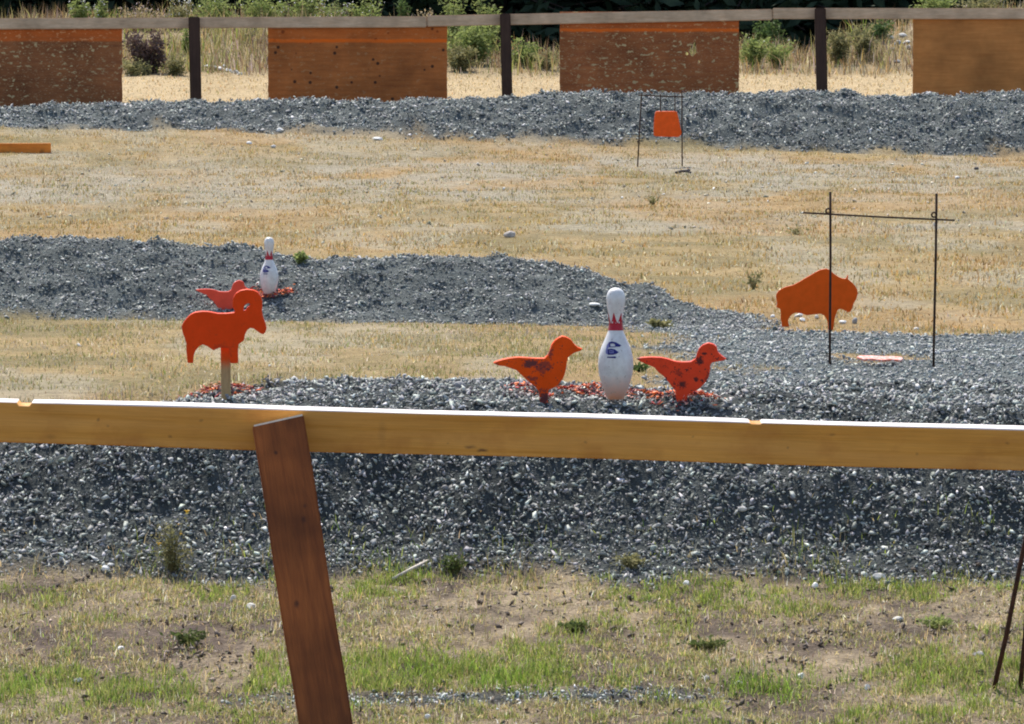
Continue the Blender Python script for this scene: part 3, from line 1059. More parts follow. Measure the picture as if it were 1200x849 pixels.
RAM = [(50, 345), (62, 320), (85, 290), (110, 265), (140, 250), (185, 244), (230, 246), (290, 258), (350, 258), (402, 252), (400, 235), (390, 210),
       (388, 180), (395, 150), (410, 125), (440, 105), (480, 97), (520, 100), (555, 115), (575, 140), (585, 175), (585, 215), (583, 250), (592, 290),
       (607, 330), (613, 360), (605, 385), (590, 398), (570, 390), (550, 375), (525, 357), (505, 355), (485, 368), (470, 400), (462, 440), (440, 455),
       (425, 470), (422, 520), (424, 592), (372, 592), (368, 540), (362, 490), (300, 487), (262, 505), (245, 495), (222, 478), (190, 465), (165, 478),
       (140, 510), (128, 545), (125, 590), (88, 590), (84, 540), (80, 500), (82, 460), (70, 420), (58, 390)]
RAM_HOLE = [(460, 240), (463, 220), (470, 200), (490, 190), (505, 192), (500, 210), (485, 220), (475, 238)]
BIRD1 = [(20, 372), (60, 350), (130, 330), (200, 315), (290, 305), (400, 312), (500, 320), (590, 318), (620, 290), (645, 240), (665, 170), (700, 120),
         (740, 90), (780, 70), (830, 82), (880, 110), (920, 165), (960, 200), (1010, 215), (980, 238), (930, 252), (890, 275), (850, 310), (838, 360),
         (830, 430), (815, 500), (790, 560), (750, 610), (700, 650), (640, 672), (632, 700), (632, 840), (540, 840), (535, 700), (500, 650), (440, 600),
         (380, 550), (330, 500), (280, 450), (220, 430), (150, 405), (80, 398)]
BIRD2 = [(35, 235), (90, 222), (200, 215), (310, 220), (380, 235), (460, 262), (550, 270), (640, 265), (690, 235), (705, 180), (730, 120), (770, 80),
         (830, 55), (890, 70), (925, 100), (940, 160), (980, 200), (1035, 238), (990, 255), (920, 265), (875, 275), (855, 300), (850, 370), (835, 440),
         (800, 500), (750, 550), (700, 590), (640, 610), (600, 640), (600, 745), (490, 745), (470, 650), (475, 590), (430, 550), (390, 490), (340, 430),
         (280, 385), (235, 330), (160, 300), (80, 265)]
BISON = [(85, 400), (95, 365), (130, 325), (190, 295), (270, 275), (340, 240), (420, 190), (500, 145), (570, 105), (640, 92), (690, 110), (720, 145),
         (780, 185), (830, 205), (862, 200), (872, 165), (885, 170), (880, 205), (920, 240), (960, 280), (985, 320), (990, 370), (975, 430), (945, 480),
         (930, 530), (910, 570), (880, 575), (850, 555), (800, 535), (770, 550), (750, 600), (735, 660), (722, 770), (680, 775), (665, 770), (660, 690),
         (640, 640), (620, 610), (580, 592), (500, 600), (430, 610), (370, 590), (310, 580), (270, 595), (240, 625), (220, 670), (235, 735), (150, 738),
         (150, 690), (138, 650), (140, 590), (130, 535), (90, 520), (100, 480)]
ORANGE = (.80, .085, .008)

# ram on its stake
D_R = 22.86
rb = P(264, 464, D_R)
ram = thing('ram_target', 'orange steel ram silhouette fixed to a short wooden stake', 'target', rb)
me = plate_mesh('silhouette_plate', [smooth_loop(outline(RAM, 205, 320, 5.658, 264, 464, D_R)), outline(RAM_HOLE, 205, 320, 5.658, 264, 464, D_R)], .022, .0025)
o = link('silhouette_plate', me, mat_paint('ram_orange_paint', (.84, .058, .0), blobs=[((.0, 0, .16), (.05, .1, .04), .25)], fade=.08), ram)
o.rotation_euler = (rad(6), 0, 0); o.location = (0, -.026, 0)
bm = bmesh.new()
sw = 5.6 * px(D_R)
hexa(bm, [(-sw + .003, .0, -.12), (sw + .003, .0, -.12), (sw + .003, .032, -.12), (-sw + .003, .032, -.12), (-sw, 0, .24), (sw, 0, .24), (sw, .032, .24), (-sw, .032, .24)])
bmesh.ops.recalc_face_normals(bm, faces=bm.faces[:])
bevel_all(bm, .0025)
bmesh.ops.subdivide_edges(bm, edges=[e for e in bm.edges if (e.verts[0].co - e.verts[1].co).length > .2], cuts=6)


def stake_tint(k, c, v):
    sep = k.n('ShaderNodeSeparateXYZ'); k.l(v, sep.inputs[0])
    h = k.math('ADD', sep.outputs[2], k.math('MULTIPLY', k.noise(v, 40), .03))
    mr = k.n('ShaderNodeMapRange'); mr.inputs[1].default_value = .105; mr.inputs[2].default_value = .14; k.l(h, mr.inputs[0])
    return k.mix(mr.outputs[0], c, (.62, .10, .012))


link('stake', bm_mesh('stake', bm), mat_wood('stake_wood', (.42, .27, .12), (.58, .42, .22), (20, 20, 2), [], rough=.8, tint=stake_tint), ram)
bm = bmesh.new()
bmesh.ops.create_uvsphere(bm, u_segments=8, v_segments=6, radius=.0055)
o = link('screw_head', bm_mesh('screw_head', bm, True), mat_plain('zinc_screw', (.6, .58, .55), .35), ram)
o.location = ((205 + 288 / 5.658 - 264) * px(D_R), -.049, -(320 + 445 / 5.658 - 464) * px(D_R))


def bird(pts, ox, oy, sc, u0, v0, D, Dsrc, label, mat, tilt, yaw=0, loc=None):
    lp = smooth_loop(outline(pts, ox, oy, sc, u0, v0, Dsrc))
    me = plate_mesh('bird_target', [lp], .022, .0025)
    o = link('bird_target', me, mat, None, loc if loc is not None else P(u0, v0, D))
    o.rotation_euler = (tilt, 0, yaw)
    tag(o, label, 'target', 'painted steel bird targets')
    return o


def bx(zx, zy, ox, oy, sc, u0, v0, D):
    return ((ox + zx / sc - u0) * px(D), 0, -(oy + zy / sc - v0) * px(D))


D_B = 22.86
A1 = (575, 385, 9.435, 637, 468, D_B)
m1 = mat_paint('bird_paint_scuffed', (.88, .085, .0), (.075, .035, .045), [
    (bx(440, 370, *A1), (.036, .1, .020), 1.0), (bx(600, 380, *A1), (.030, .1, .020), .75), (bx(660, 260, *A1), (.014, .1, .026), .8), (bx(430, 540, *A1), (.026, .1, .012), .8),
    (bx(560, 440, *A1), (.022, .1, .016), .6), (bx(585, 760, *A1), (.026, .1, .040), 1.3), (bx(780, 600, *A1), (.016, .1, .012), .5), (bx(60, 375, *A1), (.014, .1, .005), .5)], rough=.5)
bird(BIRD1, 575, 385, 9.435, 637, 468, D_B, D_B, 'orange steel bird with dark scuffed back, left of the near pin', m1, rad(8), rad(4))
A2 = (742, 395, 9.435, 800, 469, D_B)
m2 = mat_paint('bird_paint_spotted', (.86, .062, .016), (.03, .018, .022), [
    (bx(740, 245, *A2), (.018, .1, .018), 1.6), (bx(545, 525, *A2), (.017, .1, .017), 1.6), (bx(705, 460, *A2), (.010, .1, .010), 1.3), (bx(490, 395, *A2), (.014, .1, .012), .5),
    (bx(790, 175, *A2), (.014, .1, .006), 1.0), (bx(760, 470, *A2), (.006, .1, .004), 1.2), (bx(360, 455, *A2), (.010, .1, .006), 1.2), (bx(60, 235, *A2), (.010, .1, .005), 1.2),
    (bx(820, 450, *A2), (.012, .1, .018), .5)], rough=.42)
bird(BIRD2, 742, 395, 9.435, 800, 469, D_B, D_B, 'red orange steel bird with round black hit marks, right of the near pin', m2, rad(5), rad(-4))
m3 = mat_paint('bird_paint_pinkish', (.86, .085, .045), chips=.0, rough=.4)  # slightly pinker base tone than the near birds
pb = P(262, 369, 43.0)
fb = bird(BIRD2, 742, 395, 9.435, 800, 469, 43, D_B, 'pinkish red steel bird half hidden behind the ram', m3, rad(3), rad(3), pb)
fb.scale = (1.12, 1.12, 1.12)

# bison
D_N = 41.7
me = plate_mesh('bison_target', [smooth_loop(outline(BISON, 900, 305, 9.435, 950, 384, D_N))], .014, .0025)
pn = P(950, 384, D_N)
o = link('bison_target', me, mat_paint('bison_orange_paint', (.88, .105, .0), fade=.1), None, pn)
o.rotation_euler = (rad(3), 0, 0)
tag(o, 'orange steel bison silhouette standing behind a thin metal frame', 'target')

# fallen plate
pf = hit(1031, 429.5, 30, 40)
fl = [(-.125, .015), (-.10, .06), (-.04, .075), (.03, .06), (.09, .075), (.13, .05), (.125, -.01), (.10, -.06), (.05, -.035), (.0, -.075), (-.05, -.04), (-.10, -.06)]
me = plate_mesh('fallen_target', [smooth_loop(fl)], .012, .002)
o = link('fallen_target', me, mat_paint('fallen_red_paint_glare', (.86, .25, .15), (.90, .70, .64), chips=.20, rough=.28), None, (pf.x, pf.y, pf.z + .040))  # pale pink base and flecks stand in for sun glare off the plate
o.rotation_euler = (rad(-90 + 6), rad(2), rad(8))
tag(o, 'flat red steel target lying fallen on the gravel between two rods', 'target')

# ------------------------------------------------------------------ bowling pins
PIN = [(0, 1.0), (.0, 1.06), (.25, 1.16), (.75, 1.414), (1.4, 1.66), (2.25, 1.953), (3.375, 2.255), (4.5, 2.383), (5.2, 2.36), (5.875, 2.28), (6.6, 2.09), (7.25, 1.852),
       (7.95, 1.53), (8.625, 1.236), (9.0, 1.09), (9.375, .98), (10, .90), (10.4, .905), (10.875, .935), (11.3, .98), (11.75, 1.047), (12.2, 1.13), (12.625, 1.203), (13.1, 1.255),
       (13.5, 1.273), (13.9, 1.24), (14.3, 1.12), (14.6, .95), (14.82, .70), (14.95, .40), (15.0, .0)]
IN = .0254


def pin_r(z):
    return float(np.interp(z / IN, [p[0] for p in PIN[1:]], [p[1] for p in PIN[1:]])) * IN


def pin_mat(name, seed, stain):
    k = NT(name)
    v = k.coord(loc=(seed, seed, 0))
    sep = k.n('ShaderNodeSeparateXYZ'); k.l(k.coord(), sep.inputs[0])
    n = k.noise(v, 30, 5, .7)
    c = k.mix(k.ramp(n, [(.35, 0), (.7, 1)]), (.80, .79, .77), (.62, .59, .57))
    # spray-paint dust low down, scuffs
    mr = k.n('ShaderNodeMapRange'); mr.inputs[1].default_value = .085; mr.inputs[2].default_value = .0; mr.inputs[4].default_value = stain
    k.l(k.math('ADD', sep.outputs[2], k.math('MULTIPLY', k.math('SUBTRACT', n, .5), .07)), mr.inputs[0])
    c = k.mix(mr.outputs[0], c, (.74, .26, .10))
    n2 = k.noise(v, 70, 3, .8)
    c = k.mix(k.ramp(n2, [(.62, 0), (.68, .65)]), c, (.34, .27, .24))
    n3 = k.noise(k.coord((1, 1, .35), loc=(seed, 0, 0)), 45, 4, .7)
    c = k.mix(k.ramp(n3, [(.55, 0), (.75, .45)]), c, (.46, .42, .40))
    k.col(c, .38, .45)
    return k.m


M_RED = mat_plain('red_print', (.42, .012, .03), .4, .15)
M_BLUE = mat_plain('blue_print', (.018, .018, .16), .45, .2)
M_BLUEL = mat_plain('pale_blue_print', (.20, .20, .42), .45, .1)


def wrap(name, quads, mat, parent, off=.0006):
    """flat print wrapped onto the pin: list of fans of (theta, z)"""
    bm = bmesh.new()
    for poly in quads:
        vs = []
        for th, z in poly:
            r = pin_r(z) + off
            vs.append(bm.verts.new((r * math.sin(th), -r * math.cos(th), z)))
        bm.faces.new(vs)
    return link(name, bm_mesh(name, bm), mat, parent)


def bowling_pin(loc, label, seed, stain, rotz, emblem=True, lean=0):
    t = thing('bowling_pin', label, 'bowling pin', loc, 'white bowling pins')
    t.rotation_euler = (lean, 0, rotz)
    bm = bmesh.new()
    seg = 40
    zz = []
    dens = []
    for i in range(len(PIN) - 1):
        for j in range(2): dens.append((PIN[i][0] + (PIN[i + 1][0] - PIN[i][0]) * j / 2, PIN[i][1] + (PIN[i + 1][1] - PIN[i][1]) * j / 2))
    dens.append((15.0, .02))
    prev = None
    for z, r in dens:
        ring = [bm.verts.new((r * IN * math.cos(a), r * IN * math.sin(a), z * IN)) for a in [k * 2 * math.pi / seg for k in range(seg)]]
        if prev:
            for k in range(seg): bm.faces.new([prev[k], prev[(k + 1) % seg], ring[(k + 1) % seg], ring[k]])
        else: bm.faces.new(ring[::-1])
        prev = ring
    bm.faces.new(prev)
    link('body', bm_mesh('body', bm, True), pin_mat('pin_white_%d' % seed, seed, stain), t)
    # crown band: ring and spikes
    q = []
    N = 60
    for k in range(N):
        a0, a1 = k * 2 * math.pi / N, (k + 1) * 2 * math.pi / N
        for z0, z1 in ((9.27, 9.62), (9.62, 9.95), (9.95, 10.25)):
            q.append([(a0, z0 * IN), (a1, z0 * IN), (a1, z1 * IN), (a0, z1 * IN)])
    S = 6
    for s in range(S):
        c = (s + .5) * 2 * math.pi / S + .25
        h = math.pi / S
        zs = [10.25, 10.65, 11.05, 11.4, 11.7]
        ws = [1.0, .62, .36, .18, .0]
        for i in range(4):
            w0, w1 = ws[i] * h, ws[i + 1] * h
            for sgn in (0, 1):
                lo = (c - w0, c) if sgn == 0 else (c, c + w0)
                hi = (c - w1, c) if sgn == 0 else (c, c + w1)
                pl = [(lo[0], zs[i] * IN), (lo[1], zs[i] * IN), (hi[1], zs[i + 1] * IN)]
                if w1 > 0: pl.append((hi[0], zs[i + 1] * IN))
                q.append(pl)
    wrap('crown_band', q, M_RED, t)
    # blue emblem, three stacked shapes, on the left of the belly
    cu, bv, s_, sc = 721.5, 467.0, D_B, 20.0

    def tz(a, b):
        dx = (690 + a / sc - cu) * px(s_); z = (bv - (390 + b / sc)) * px(s_)
        return (math.asin(max(-.97, min(.97, dx / pin_r(z)))), z)

    def shape(pts): return [tz(a, b) for a, b in pts]
    E = []
    # letter-like pieces built from strips so that their counters stay open
    E += [shape(p) for p in ([(470, 190), (540, 168), (560, 215), (500, 225)], [(540, 168), (625, 188), (610, 235), (560, 215)], [(625, 188), (750, 258), (715, 292), (610, 290), (610, 235)],
                             [(470, 190), (500, 225), (505, 285), (475, 308)], [(475, 308), (505, 285), (610, 285), (625, 302)])]
    E += [shape(p) for p in ([(440, 350), (520, 334), (525, 368), (475, 376)], [(520, 334), (600, 350), (580, 378), (525, 368)], [(600, 350), (695, 418), (640, 455), (580, 440), (580, 378)],
                             [(440, 350), (475, 376), (485, 445), (445, 482)], [(445, 482), (485, 445), (580, 440), (640, 455), (560, 478)], [(485, 395), (560, 400), (560, 415), (485, 412)])]
    E += [shape(p) for p in ([(430, 522), (590, 516), (590, 556), (430, 550)], [(590, 512), (628, 522), (632, 548), (600, 564), (590, 556)])]
    wrap('emblem', E, M_BLUE, t, .0020)
    wrap('emblem_wash', [shape([(468, 200), (472, 300), (440, 345), (405, 340), (425, 250)]), shape([(405, 340), (440, 345), (442, 470), (400, 455), (392, 400)]),
                         shape([(476, 376), (525, 368), (580, 378), (580, 440), (485, 445)])], M_BLUEL, t, .0012)
    return t


pp = P(721.5, 467, D_B)
bowling_pin((pp.x, pp.y, pp.z - .003), 'large white bowling pin with red crown band, between two orange birds', 1, .9, 0)
pq = P(315.5, 347, 43.2)
bowling_pin((pq.x, pq.y, pq.z - .002), 'small distant white bowling pin standing on the middle berm', 5, .25, rad(-8))

# ------------------------------------------------------------------ orange clay shards
M_SHARD = None


def shards(label, ulist, D0, D1, n, smin, smax):
    """ulist: (u, v, du, dD) clusters"""
    pos, size = [], []
    for (uu, vv, du, dD, frac) in ulist:
        c = hit(uu, vv, D0, D1)
        m = int(n * frac)
        xs = c.x + RNG.normal(0, du * px(c.y), m); ys = c.y + RNG.normal(0, dD, m)
        zs = terrain(xs, ys)
        s = RNG.uniform(smin, smax, m)
        pos.append(np.stack([xs, ys, zs + .012 + s * .2], 1)); size.append(s)
    pos = np.concatenate(pos); size = np.concatenate(size)
    k = len(pos)
    r = RNG.random((k, 1))
    c = np.where(r < .42, np.array((.78, .18, .05)), np.where(r < .62, np.array((.45, .03, .03)), np.where(r < .80, np.array((.82, .42, .33)), np.array((.14, .02, .035)))))
    me = merge_stones('clay_shards', pos, size, jit(c, .15), .45, CHIP)
    return tag(link('clay_shards', me, M_STONE), label, 'debris', None, 'stuff')


shards('red and orange clay target chips strewn round the left bird and near pin',
       [(620, 461, 14, .05, .20), (672, 461, 14, .05, .30), (698, 462, 14, .06, .30), (735, 466, 10, .04, .15)], 22.3, 24.5, 420, .012, .034)
shards('red and orange clay target chips strewn round the right bird', [(768, 465, 9, .05, .40), (790, 466, 16, .05, .25), (822, 466, 10, .05, .35)], 22.3, 24.5, 330, .012, .036)
shards('red clay target chips strewn round the ram stake', [(245, 461, 16, .05, .5), (284, 457, 10, .05, .4), (266, 464, 20, .04, .2)], 22.3, 24.5, 260, .010, .032)
shards('orange clay target chips round the distant pin', [(334, 345, 5, .03, .45), (301, 345, 7, .03, .3), (318, 348, 10, .03, .5)], 42.7, 44, 200, .02, .05)

# ------------------------------------------------------------------ rod frames
def loop_pts(c, r, n=8):
    return [Vector(c) + Vector((r * math.cos(t), 0, r * math.sin(t))) for t in [k * 2 * math.pi / n for k in range(n + 1)]]


D_RF = 36.0
f0 = P(1034, 426, D_RF)
rf = thing('rod_gantry', 'empty tall frame of two rusty rods and thin crossbar on gravel', 'frame', (f0.x, f0.y, gz(f0.x, f0.y)))
for (a, b, r) in (((973, 225), (972.5, 429), .0068), ((1097.5, 227), (1094, 429), .0068)):
    pa, pb_ = local(rf, P(*a, D_RF)), local(rf, P(*b, D_RF))
    pb_ = pb_ + (pb_ - pa).normalized() * .15
    tube_obj('upright_rod', [pa, pa.lerp(pb_, .33) + Vector((.002, 0, 0)), pa.lerp(pb_, .66), pb_], r, M_RUST, rf, 8, .06)
a, b = local(rf, P(941, 249.5, D_RF - .016)), local(rf, P(1119, 258.5, D_RF - .016))
tube_obj('crossbar', [a, a.lerp(b, .5) + Vector((0, 0, -.002)), b], .0048, M_RUST, rf, 8, .05)
for uu, vv in ((970.5, 247.5), (1094.5, 252)):
    tube_obj('hook', loop_pts(local(rf, P(uu, vv, D_RF - .010)), .013), .005, M_RUST, rf, 6)

D_G = hit(775, 196, 72, 86).y
gf0 = P(773, 196, D_G)
gf = thing('target_hanger', 'low frame of thin dark rods in front of the far berm', 'frame', (gf0.x, D_G, gf0.z))
for (a, b) in (((752, 109), (747, 198)), ((799, 107), (799.5, 199))):
    pa, pb_ = local(gf, P(*a, D_G)), local(gf, P(*b, D_G))
    pb_ = pb_ + (pb_ - pa).normalized() * .2
    tube_obj('upright_rod', [pa, pa.lerp(pb_, .5), pb_], .0085, M_RUST, gf, 6, .05)
a, b = local(gf, P(748, 111.8, D_G - .018)), local(gf, P(802, 114, D_G - .018))
tube_obj('crossbar', [a, b], .008, M_RUST, gf, 6)
GONG = [(768, 130.5), (793, 130.5), (795, 138), (797.5, 150), (799, 156), (797.5, 159), (795, 160.8), (780, 160.5), (768, 160), (766, 158.5), (766, 150), (766.5, 140)]
gl = [((uu - 782) * px(D_G), -(vv - 145.5) * px(D_G)) for uu, vv in GONG]
gc = P(782, 145.5, D_G)
gong = thing('hanging_target', 'orange trapezoid steel plate hanging from the thin rod frame', 'target', gc)
o = link('steel_plate', plate_mesh('steel_plate', [smooth_loop(gl)], .035, .006), mat_paint('gong_orange_paint', (.80, .10, .008), chips=.02), gong)
o.rotation_euler = (rad(6), 0, 0)
for uu in (774, 791):
    top = P(uu, 112.2, D_G - .018) - gc
    bot = P(uu, 133, D_G) - gc
    tube_obj('hanger', [top + Vector((0, .022, .005)), top + Vector((0, .012, .014)), top + Vector((0, -.012, .012)), bot], .0065, M_RUST, gong, 6)

# tripod of rusty rods at the right edge
ap = P(1213, 600, 19.95)
f1, f2 = hit(1165.5, 806, 18.6, 22), hit(1195, 806, 18.6, 22)
tp = thing('rod_stand', 'rusty steel rods of a stand leaning at the right edge', 'stand', (f1 + f2) / 2)
f3 = Vector((ap.x + .28, ap.y + .25, gz(ap.x + .28, ap.y + .25)))
for i, f in enumerate((f1, f2, f3)):
    d = (ap - f).normalized()
    off = Vector(((-.012, 0, .012)[i], (-.01, .012, -.01)[i], 0))
    p0 = f - d * .06; p1 = ap + d * .03
    p0, p1 = local(tp, p0), local(tp, p1 + off)
    tube_obj('leg', [p0, p0.lerp(p1, .35) + Vector((.003, 0, 0)), p0.lerp(p1, .7), p1], .0075, mat_rust('stand_rust', (.10, .042, .025), (.035, .018, .013)), tp, 8, .12)
bm = bmesh.new()
tube(bm, [local(tp, ap + Vector((-.02, 0, -.012))), local(tp, ap + Vector((.02, 0, .012)))], .016, 8)
link('tie', bm_mesh('tie', bm, True), M_RUST, tp)

# orange plank at the left edge
pl = hit(30, 180.5, 70, 87)
bm = bmesh.new()
a, b = P(-70, 168.5, pl.y), P(59.5, 168, pl.y)
hh = 12.6 * px(pl.y)
hexa(bm, [Vector(p) - pl for p in ((a.x, pl.y, a.z - hh), (b.x, pl.y, b.z - hh), (b.x, pl.y + .05, b.z - hh), (a.x, pl.y + .05, a.z - hh),
                                   (a.x, pl.y, a.z), (b.x, pl.y, b.z), (b.x, pl.y + .05, b.z), (a.x, pl.y + .05, a.z))])
bmesh.ops.recalc_face_normals(bm, faces=bm.faces[:])
bevel_all(bm, .008)
o = link('orange_plank', bm_mesh('orange_plank', bm), mat_wood('orange_stained_plank', (.74, .19, .02), (.88, .29, .04), (1.5, 10, 14), [((.2, 0, .02), (.04, .3, .05), .4)], streak=.5), None, pl)
tag(o, 'orange painted plank on edge lying on dry ground at the left edge', 'plank')

# ------------------------------------------------------------------ loose stones, litter, sticks
M_PALE = mat_plain('pale_stone', (.62, .60, .56), .8, .2, 25)
M_GREY = mat_plain('grey_stone', (.33, .33, .33), .85, .25, 25)
M_WHITE = mat_plain('white_litter', (.78, .77, .74), .7, .1, 40)


def rock(u, v, D0, D1, wpx, hpx, mat, label, cat='stone', name='stone', group=None, D=None):
    c = hit(u, v + hpx * .3, D0, D1) if D is None else D
    w = wpx * px(c.y); h = hpx * px(c.y)
    bm = bmesh.new()
    bmesh.ops.create_icosphere(bm, subdivisions=2, radius=1)
    s = random.uniform(0, 100)
    ax = [Vector((random.gauss(0, 1), random.gauss(0, 1), random.gauss(0, 1))).normalized() for _ in range(9)]
    lim = [random.uniform(.62, .9) for _ in ax]
    for vv in bm.verts:
        for a_, l_ in zip(ax, lim):
            d = vv.co.dot(a_)
            if d > l_: vv.co -= a_ * (d - l_)
    for vv in bm.verts:
        vv.co = Vector((vv.co.x * w / 2 * 1.15, vv.co.y * w / 2 * .9, vv.co.z * h * .62))
    o = link(name, bm_mesh(name, bm), mat, None, (c.x, c.y, c.z + h * .30))
    o.rotation_euler = (random.uniform(-.2, .2), random.uniform(-.2, .2), random.uniform(0, 3))
    tag(o, label, cat, group)
    return o


FG = (18.6, 22.2)
for (uu, vv, w, h, m, lb) in (
    (1031, 677, 17, 9, M_PALE, 'largest pale stone in the grass at the foot of the near berm, right side'),
    (142, 761, 11, 8, M_WHITE, 'white stone on the bare soil patch left of the leaning post'),
    (92, 798, 10, 6, M_WHITE, 'small white stone in green grass at lower left'),
    (294, 712, 14, 9, M_PALE, 'pale lump just left of the leaning post'),
    (939, 793, 10, 8, M_WHITE, 'white stone right of the bright green grass clump'),
    (1016, 806, 7, 9, M_WHITE, 'small upright white stone in the lower right grass'),
    (1052, 726, 12, 6, M_PALE, 'flat pale stone on dry turf toward the right'),
    (955, 687, 10, 7, M_WHITE, 'white stone left of the largest pale stone'),
    (1147, 768, 16, 8, M_GREY, 'flat grey stone left of the rusty stand'),
    (462, 695, 8, 8, M_WHITE, 'white stone below the bleached stick'),
    (828, 795, 9, 7, M_PALE, 'pale stone at the left edge of the bright green grass clump'),
    (866, 801, 12, 5, M_WHITE, 'white sliver of stone at the end of the grey stone streak'),
    (805, 684, 9, 6, M_WHITE, 'small white stone under the berm right of the middle'),
    (124, 667, 9, 8, M_WHITE, 'white stone in the grass fringe left of the yellow flowers'),
    (501, 841, 9, 7, M_WHITE, 'white stone at the bottom edge right of the post'),
    (273, 702, 8, 8, M_PALE, 'greenish pale stone between the weed and the post'),
    (870, 597, 12, 6, M_PALE, 'pale pinkish stone on the near berm face below the rail')):
    D0, D1 = (21.4, 23.2) if vv < 670 else FG
    rock(uu, vv, D0, D1, w, h, m, lb, group='loose stones on the range')
for (uu, vv, w, h, m, lb, D0, D1) in (
    (538, 453, 14, 10, M_GREY, 'round grey stone on the near berm left of the scuffed bird', 22.3, 24.6),
    (697, 357, 13, 4, M_WHITE, 'flat white stone on the middle berm above the near pin', 42.7, 44.4),
    (597, 275, 17, 7, mat_plain('mauve_stone', (.44, .39, .35), .85, .4, 12), 'mauve grey rubble stone in the golden grass', 50, 66),
    (905, 371, 7, 4, M_WHITE, 'white stone left of the bison hind leg', 40, 46), (936, 370, 10, 5, M_WHITE, 'white stone seen under the bison belly', 42.2, 46),
    (940, 375, 9, 4, M_WHITE, 'lower white stone under the bison belly', 42, 46), (957, 372, 6, 5, M_PALE, 'small pink white stone beside the bison front leg', 42, 46),
    (988, 378, 9, 5, M_WHITE, 'white stone right of the bison front leg', 41.9, 46), (1002, 377, 8, 8, M_GREY, 'grey stone farther right of the bison front leg', 41.9, 46),
    (1074, 386, 7, 4, M_WHITE, 'white pebble at gravel edge left of the right rod', 41, 46),
    (163, 284.5, 6, 4, M_WHITE, 'white pebble on the crest of the middle berm at left', 43, 60),
    (443, 163, 13, 4, M_WHITE, 'white slab at the foot of the far berm left of the middle', 74, 88.5),
    (1122, 209, 7, 4, M_WHITE, 'white stone on stony ground at upper right', 66, 86),
    (1144, 198, 7, 4, mat_plain('dark_stone', (.07, .065, .065), .9), 'dark stone on stony ground at upper right', 66, 86),
    (292, 168, 7, 4, M_WHITE, 'white stone on stony ground at upper left', 66, 86),
    (320, 172, 7, 4, M_PALE, 'pale stone on stony ground right of the white one at upper left', 66, 86),
    (92, 405, 7, 4, M_WHITE, 'white pebble in the dry strip left of the ram', 28, 42),
    (316, 429, 6, 3, M_WHITE, 'white pebble in the dry strip right of the ram', 28, 42),
    (328, 153, 8, 5, M_WHITE, 'white stone at the foot of the far berm at left', 80, 88.5)):
    rock(uu, vv, D0, D1, w, h, m, lb, group='loose stones on the range')
rb_ = hit(800, 204, 70, 86)
bm = bmesh.new()
for (a, b) in (((-.09, 0, .01), (.02, .03, .03)), ((-.02, .02, .03), (.10, -.02, .015)), ((.04, 0, .02), (.09, .03, .045))):
    tube(bm, [a, tuple((i + j) / 2 + .008 for i, j in zip(a, b)), b], [.012, .020, .008], 6, .3)
o = link('dark_scrap', bm_mesh('dark_scrap', bm), mat_plain('black_rubber', (.035, .03, .04), .8), None, rb_)
tag(o, 'black scrap on the ground at the foot of the hanging frame', 'debris')

sa, sb = hit(459, 682, 21, 22.4), hit(502, 661, 21.4, 22.6)
bm = bmesh.new()
mid = (sa + sb) / 2
tube(bm, [sa - mid + Vector((0, 0, .008)), Vector((.004, 0, .012)), sb - mid + Vector((0, 0, .012))], [.0045, .0055, .0035], 6, .15)
o = link('stick', bm_mesh('stick', bm, True), mat_plain('bleached_wood', (.66, .58, .50), .85, .2, 30), None, mid)
tag(o, 'thin bleached stick leaning at the foot of the near berm', 'stick')

# white rubble heap behind the far fence
for i, (uu, vv, w, h) in enumerate(((243, 78, 7, 3), (250, 79, 9, 3.5), (258, 81, 10, 4), (267, 83, 9, 4), (275, 85, 9, 4), (281, 87, 7, 3), (262, 78, 6, 3))):
    rock(uu, vv, 104, 112, w * 1.2, h * 1.2, M_WHITE, 'white rubble stone lying on the bank behind the far fence', group='white rubble on the bank')
for i, (uu, vv, w, h) in enumerate(((1043, 44, 9, 5), (1052, 51, 11, 6), (1062, 50, 12, 4), (1046, 58, 8, 5), (1058, 42, 10, 5), (1051, 72, 8, 4), (1066, 56, 8, 5))):
    rock(uu, vv, 101, 112.5, w, h, M_GREY if i % 2 else M_PALE, 'grey rock on the right bank beside the plain board', group='rocks on the right bank')

# ------------------------------------------------------------------ weeds and shrubs
def leaf_tris(centers, size, rng, drop=.3, aspect=.45):
    """one small diamond leaf (2 triangles) per centre"""
    n = len(centers)
    d = rng.normal(0, 1, (n, 3)); d[:, 2] = d[:, 2] * .5 + drop
    d /= np.linalg.norm(d, axis=1)[:, None]
    s = np.cross(d, rng.normal(0, 1, (n, 3))); s /= np.linalg.norm(s, axis=1)[:, None]
    L = size * rng.uniform(.6, 1.3, n)
    a = centers; b = centers + d * L[:, None]; m = centers + d * (L * .45)[:, None]
    V = np.stack([a, m + s * (L * aspect * .5)[:, None], b, m - s * (L * aspect * .5)[:, None]], 1).reshape(-1, 3)
    k = np.arange(n)[:, None] * 4
    T = np.concatenate([k + np.array([0, 1, 2]), k + np.array([0, 2, 3])], 0)
    return V, T


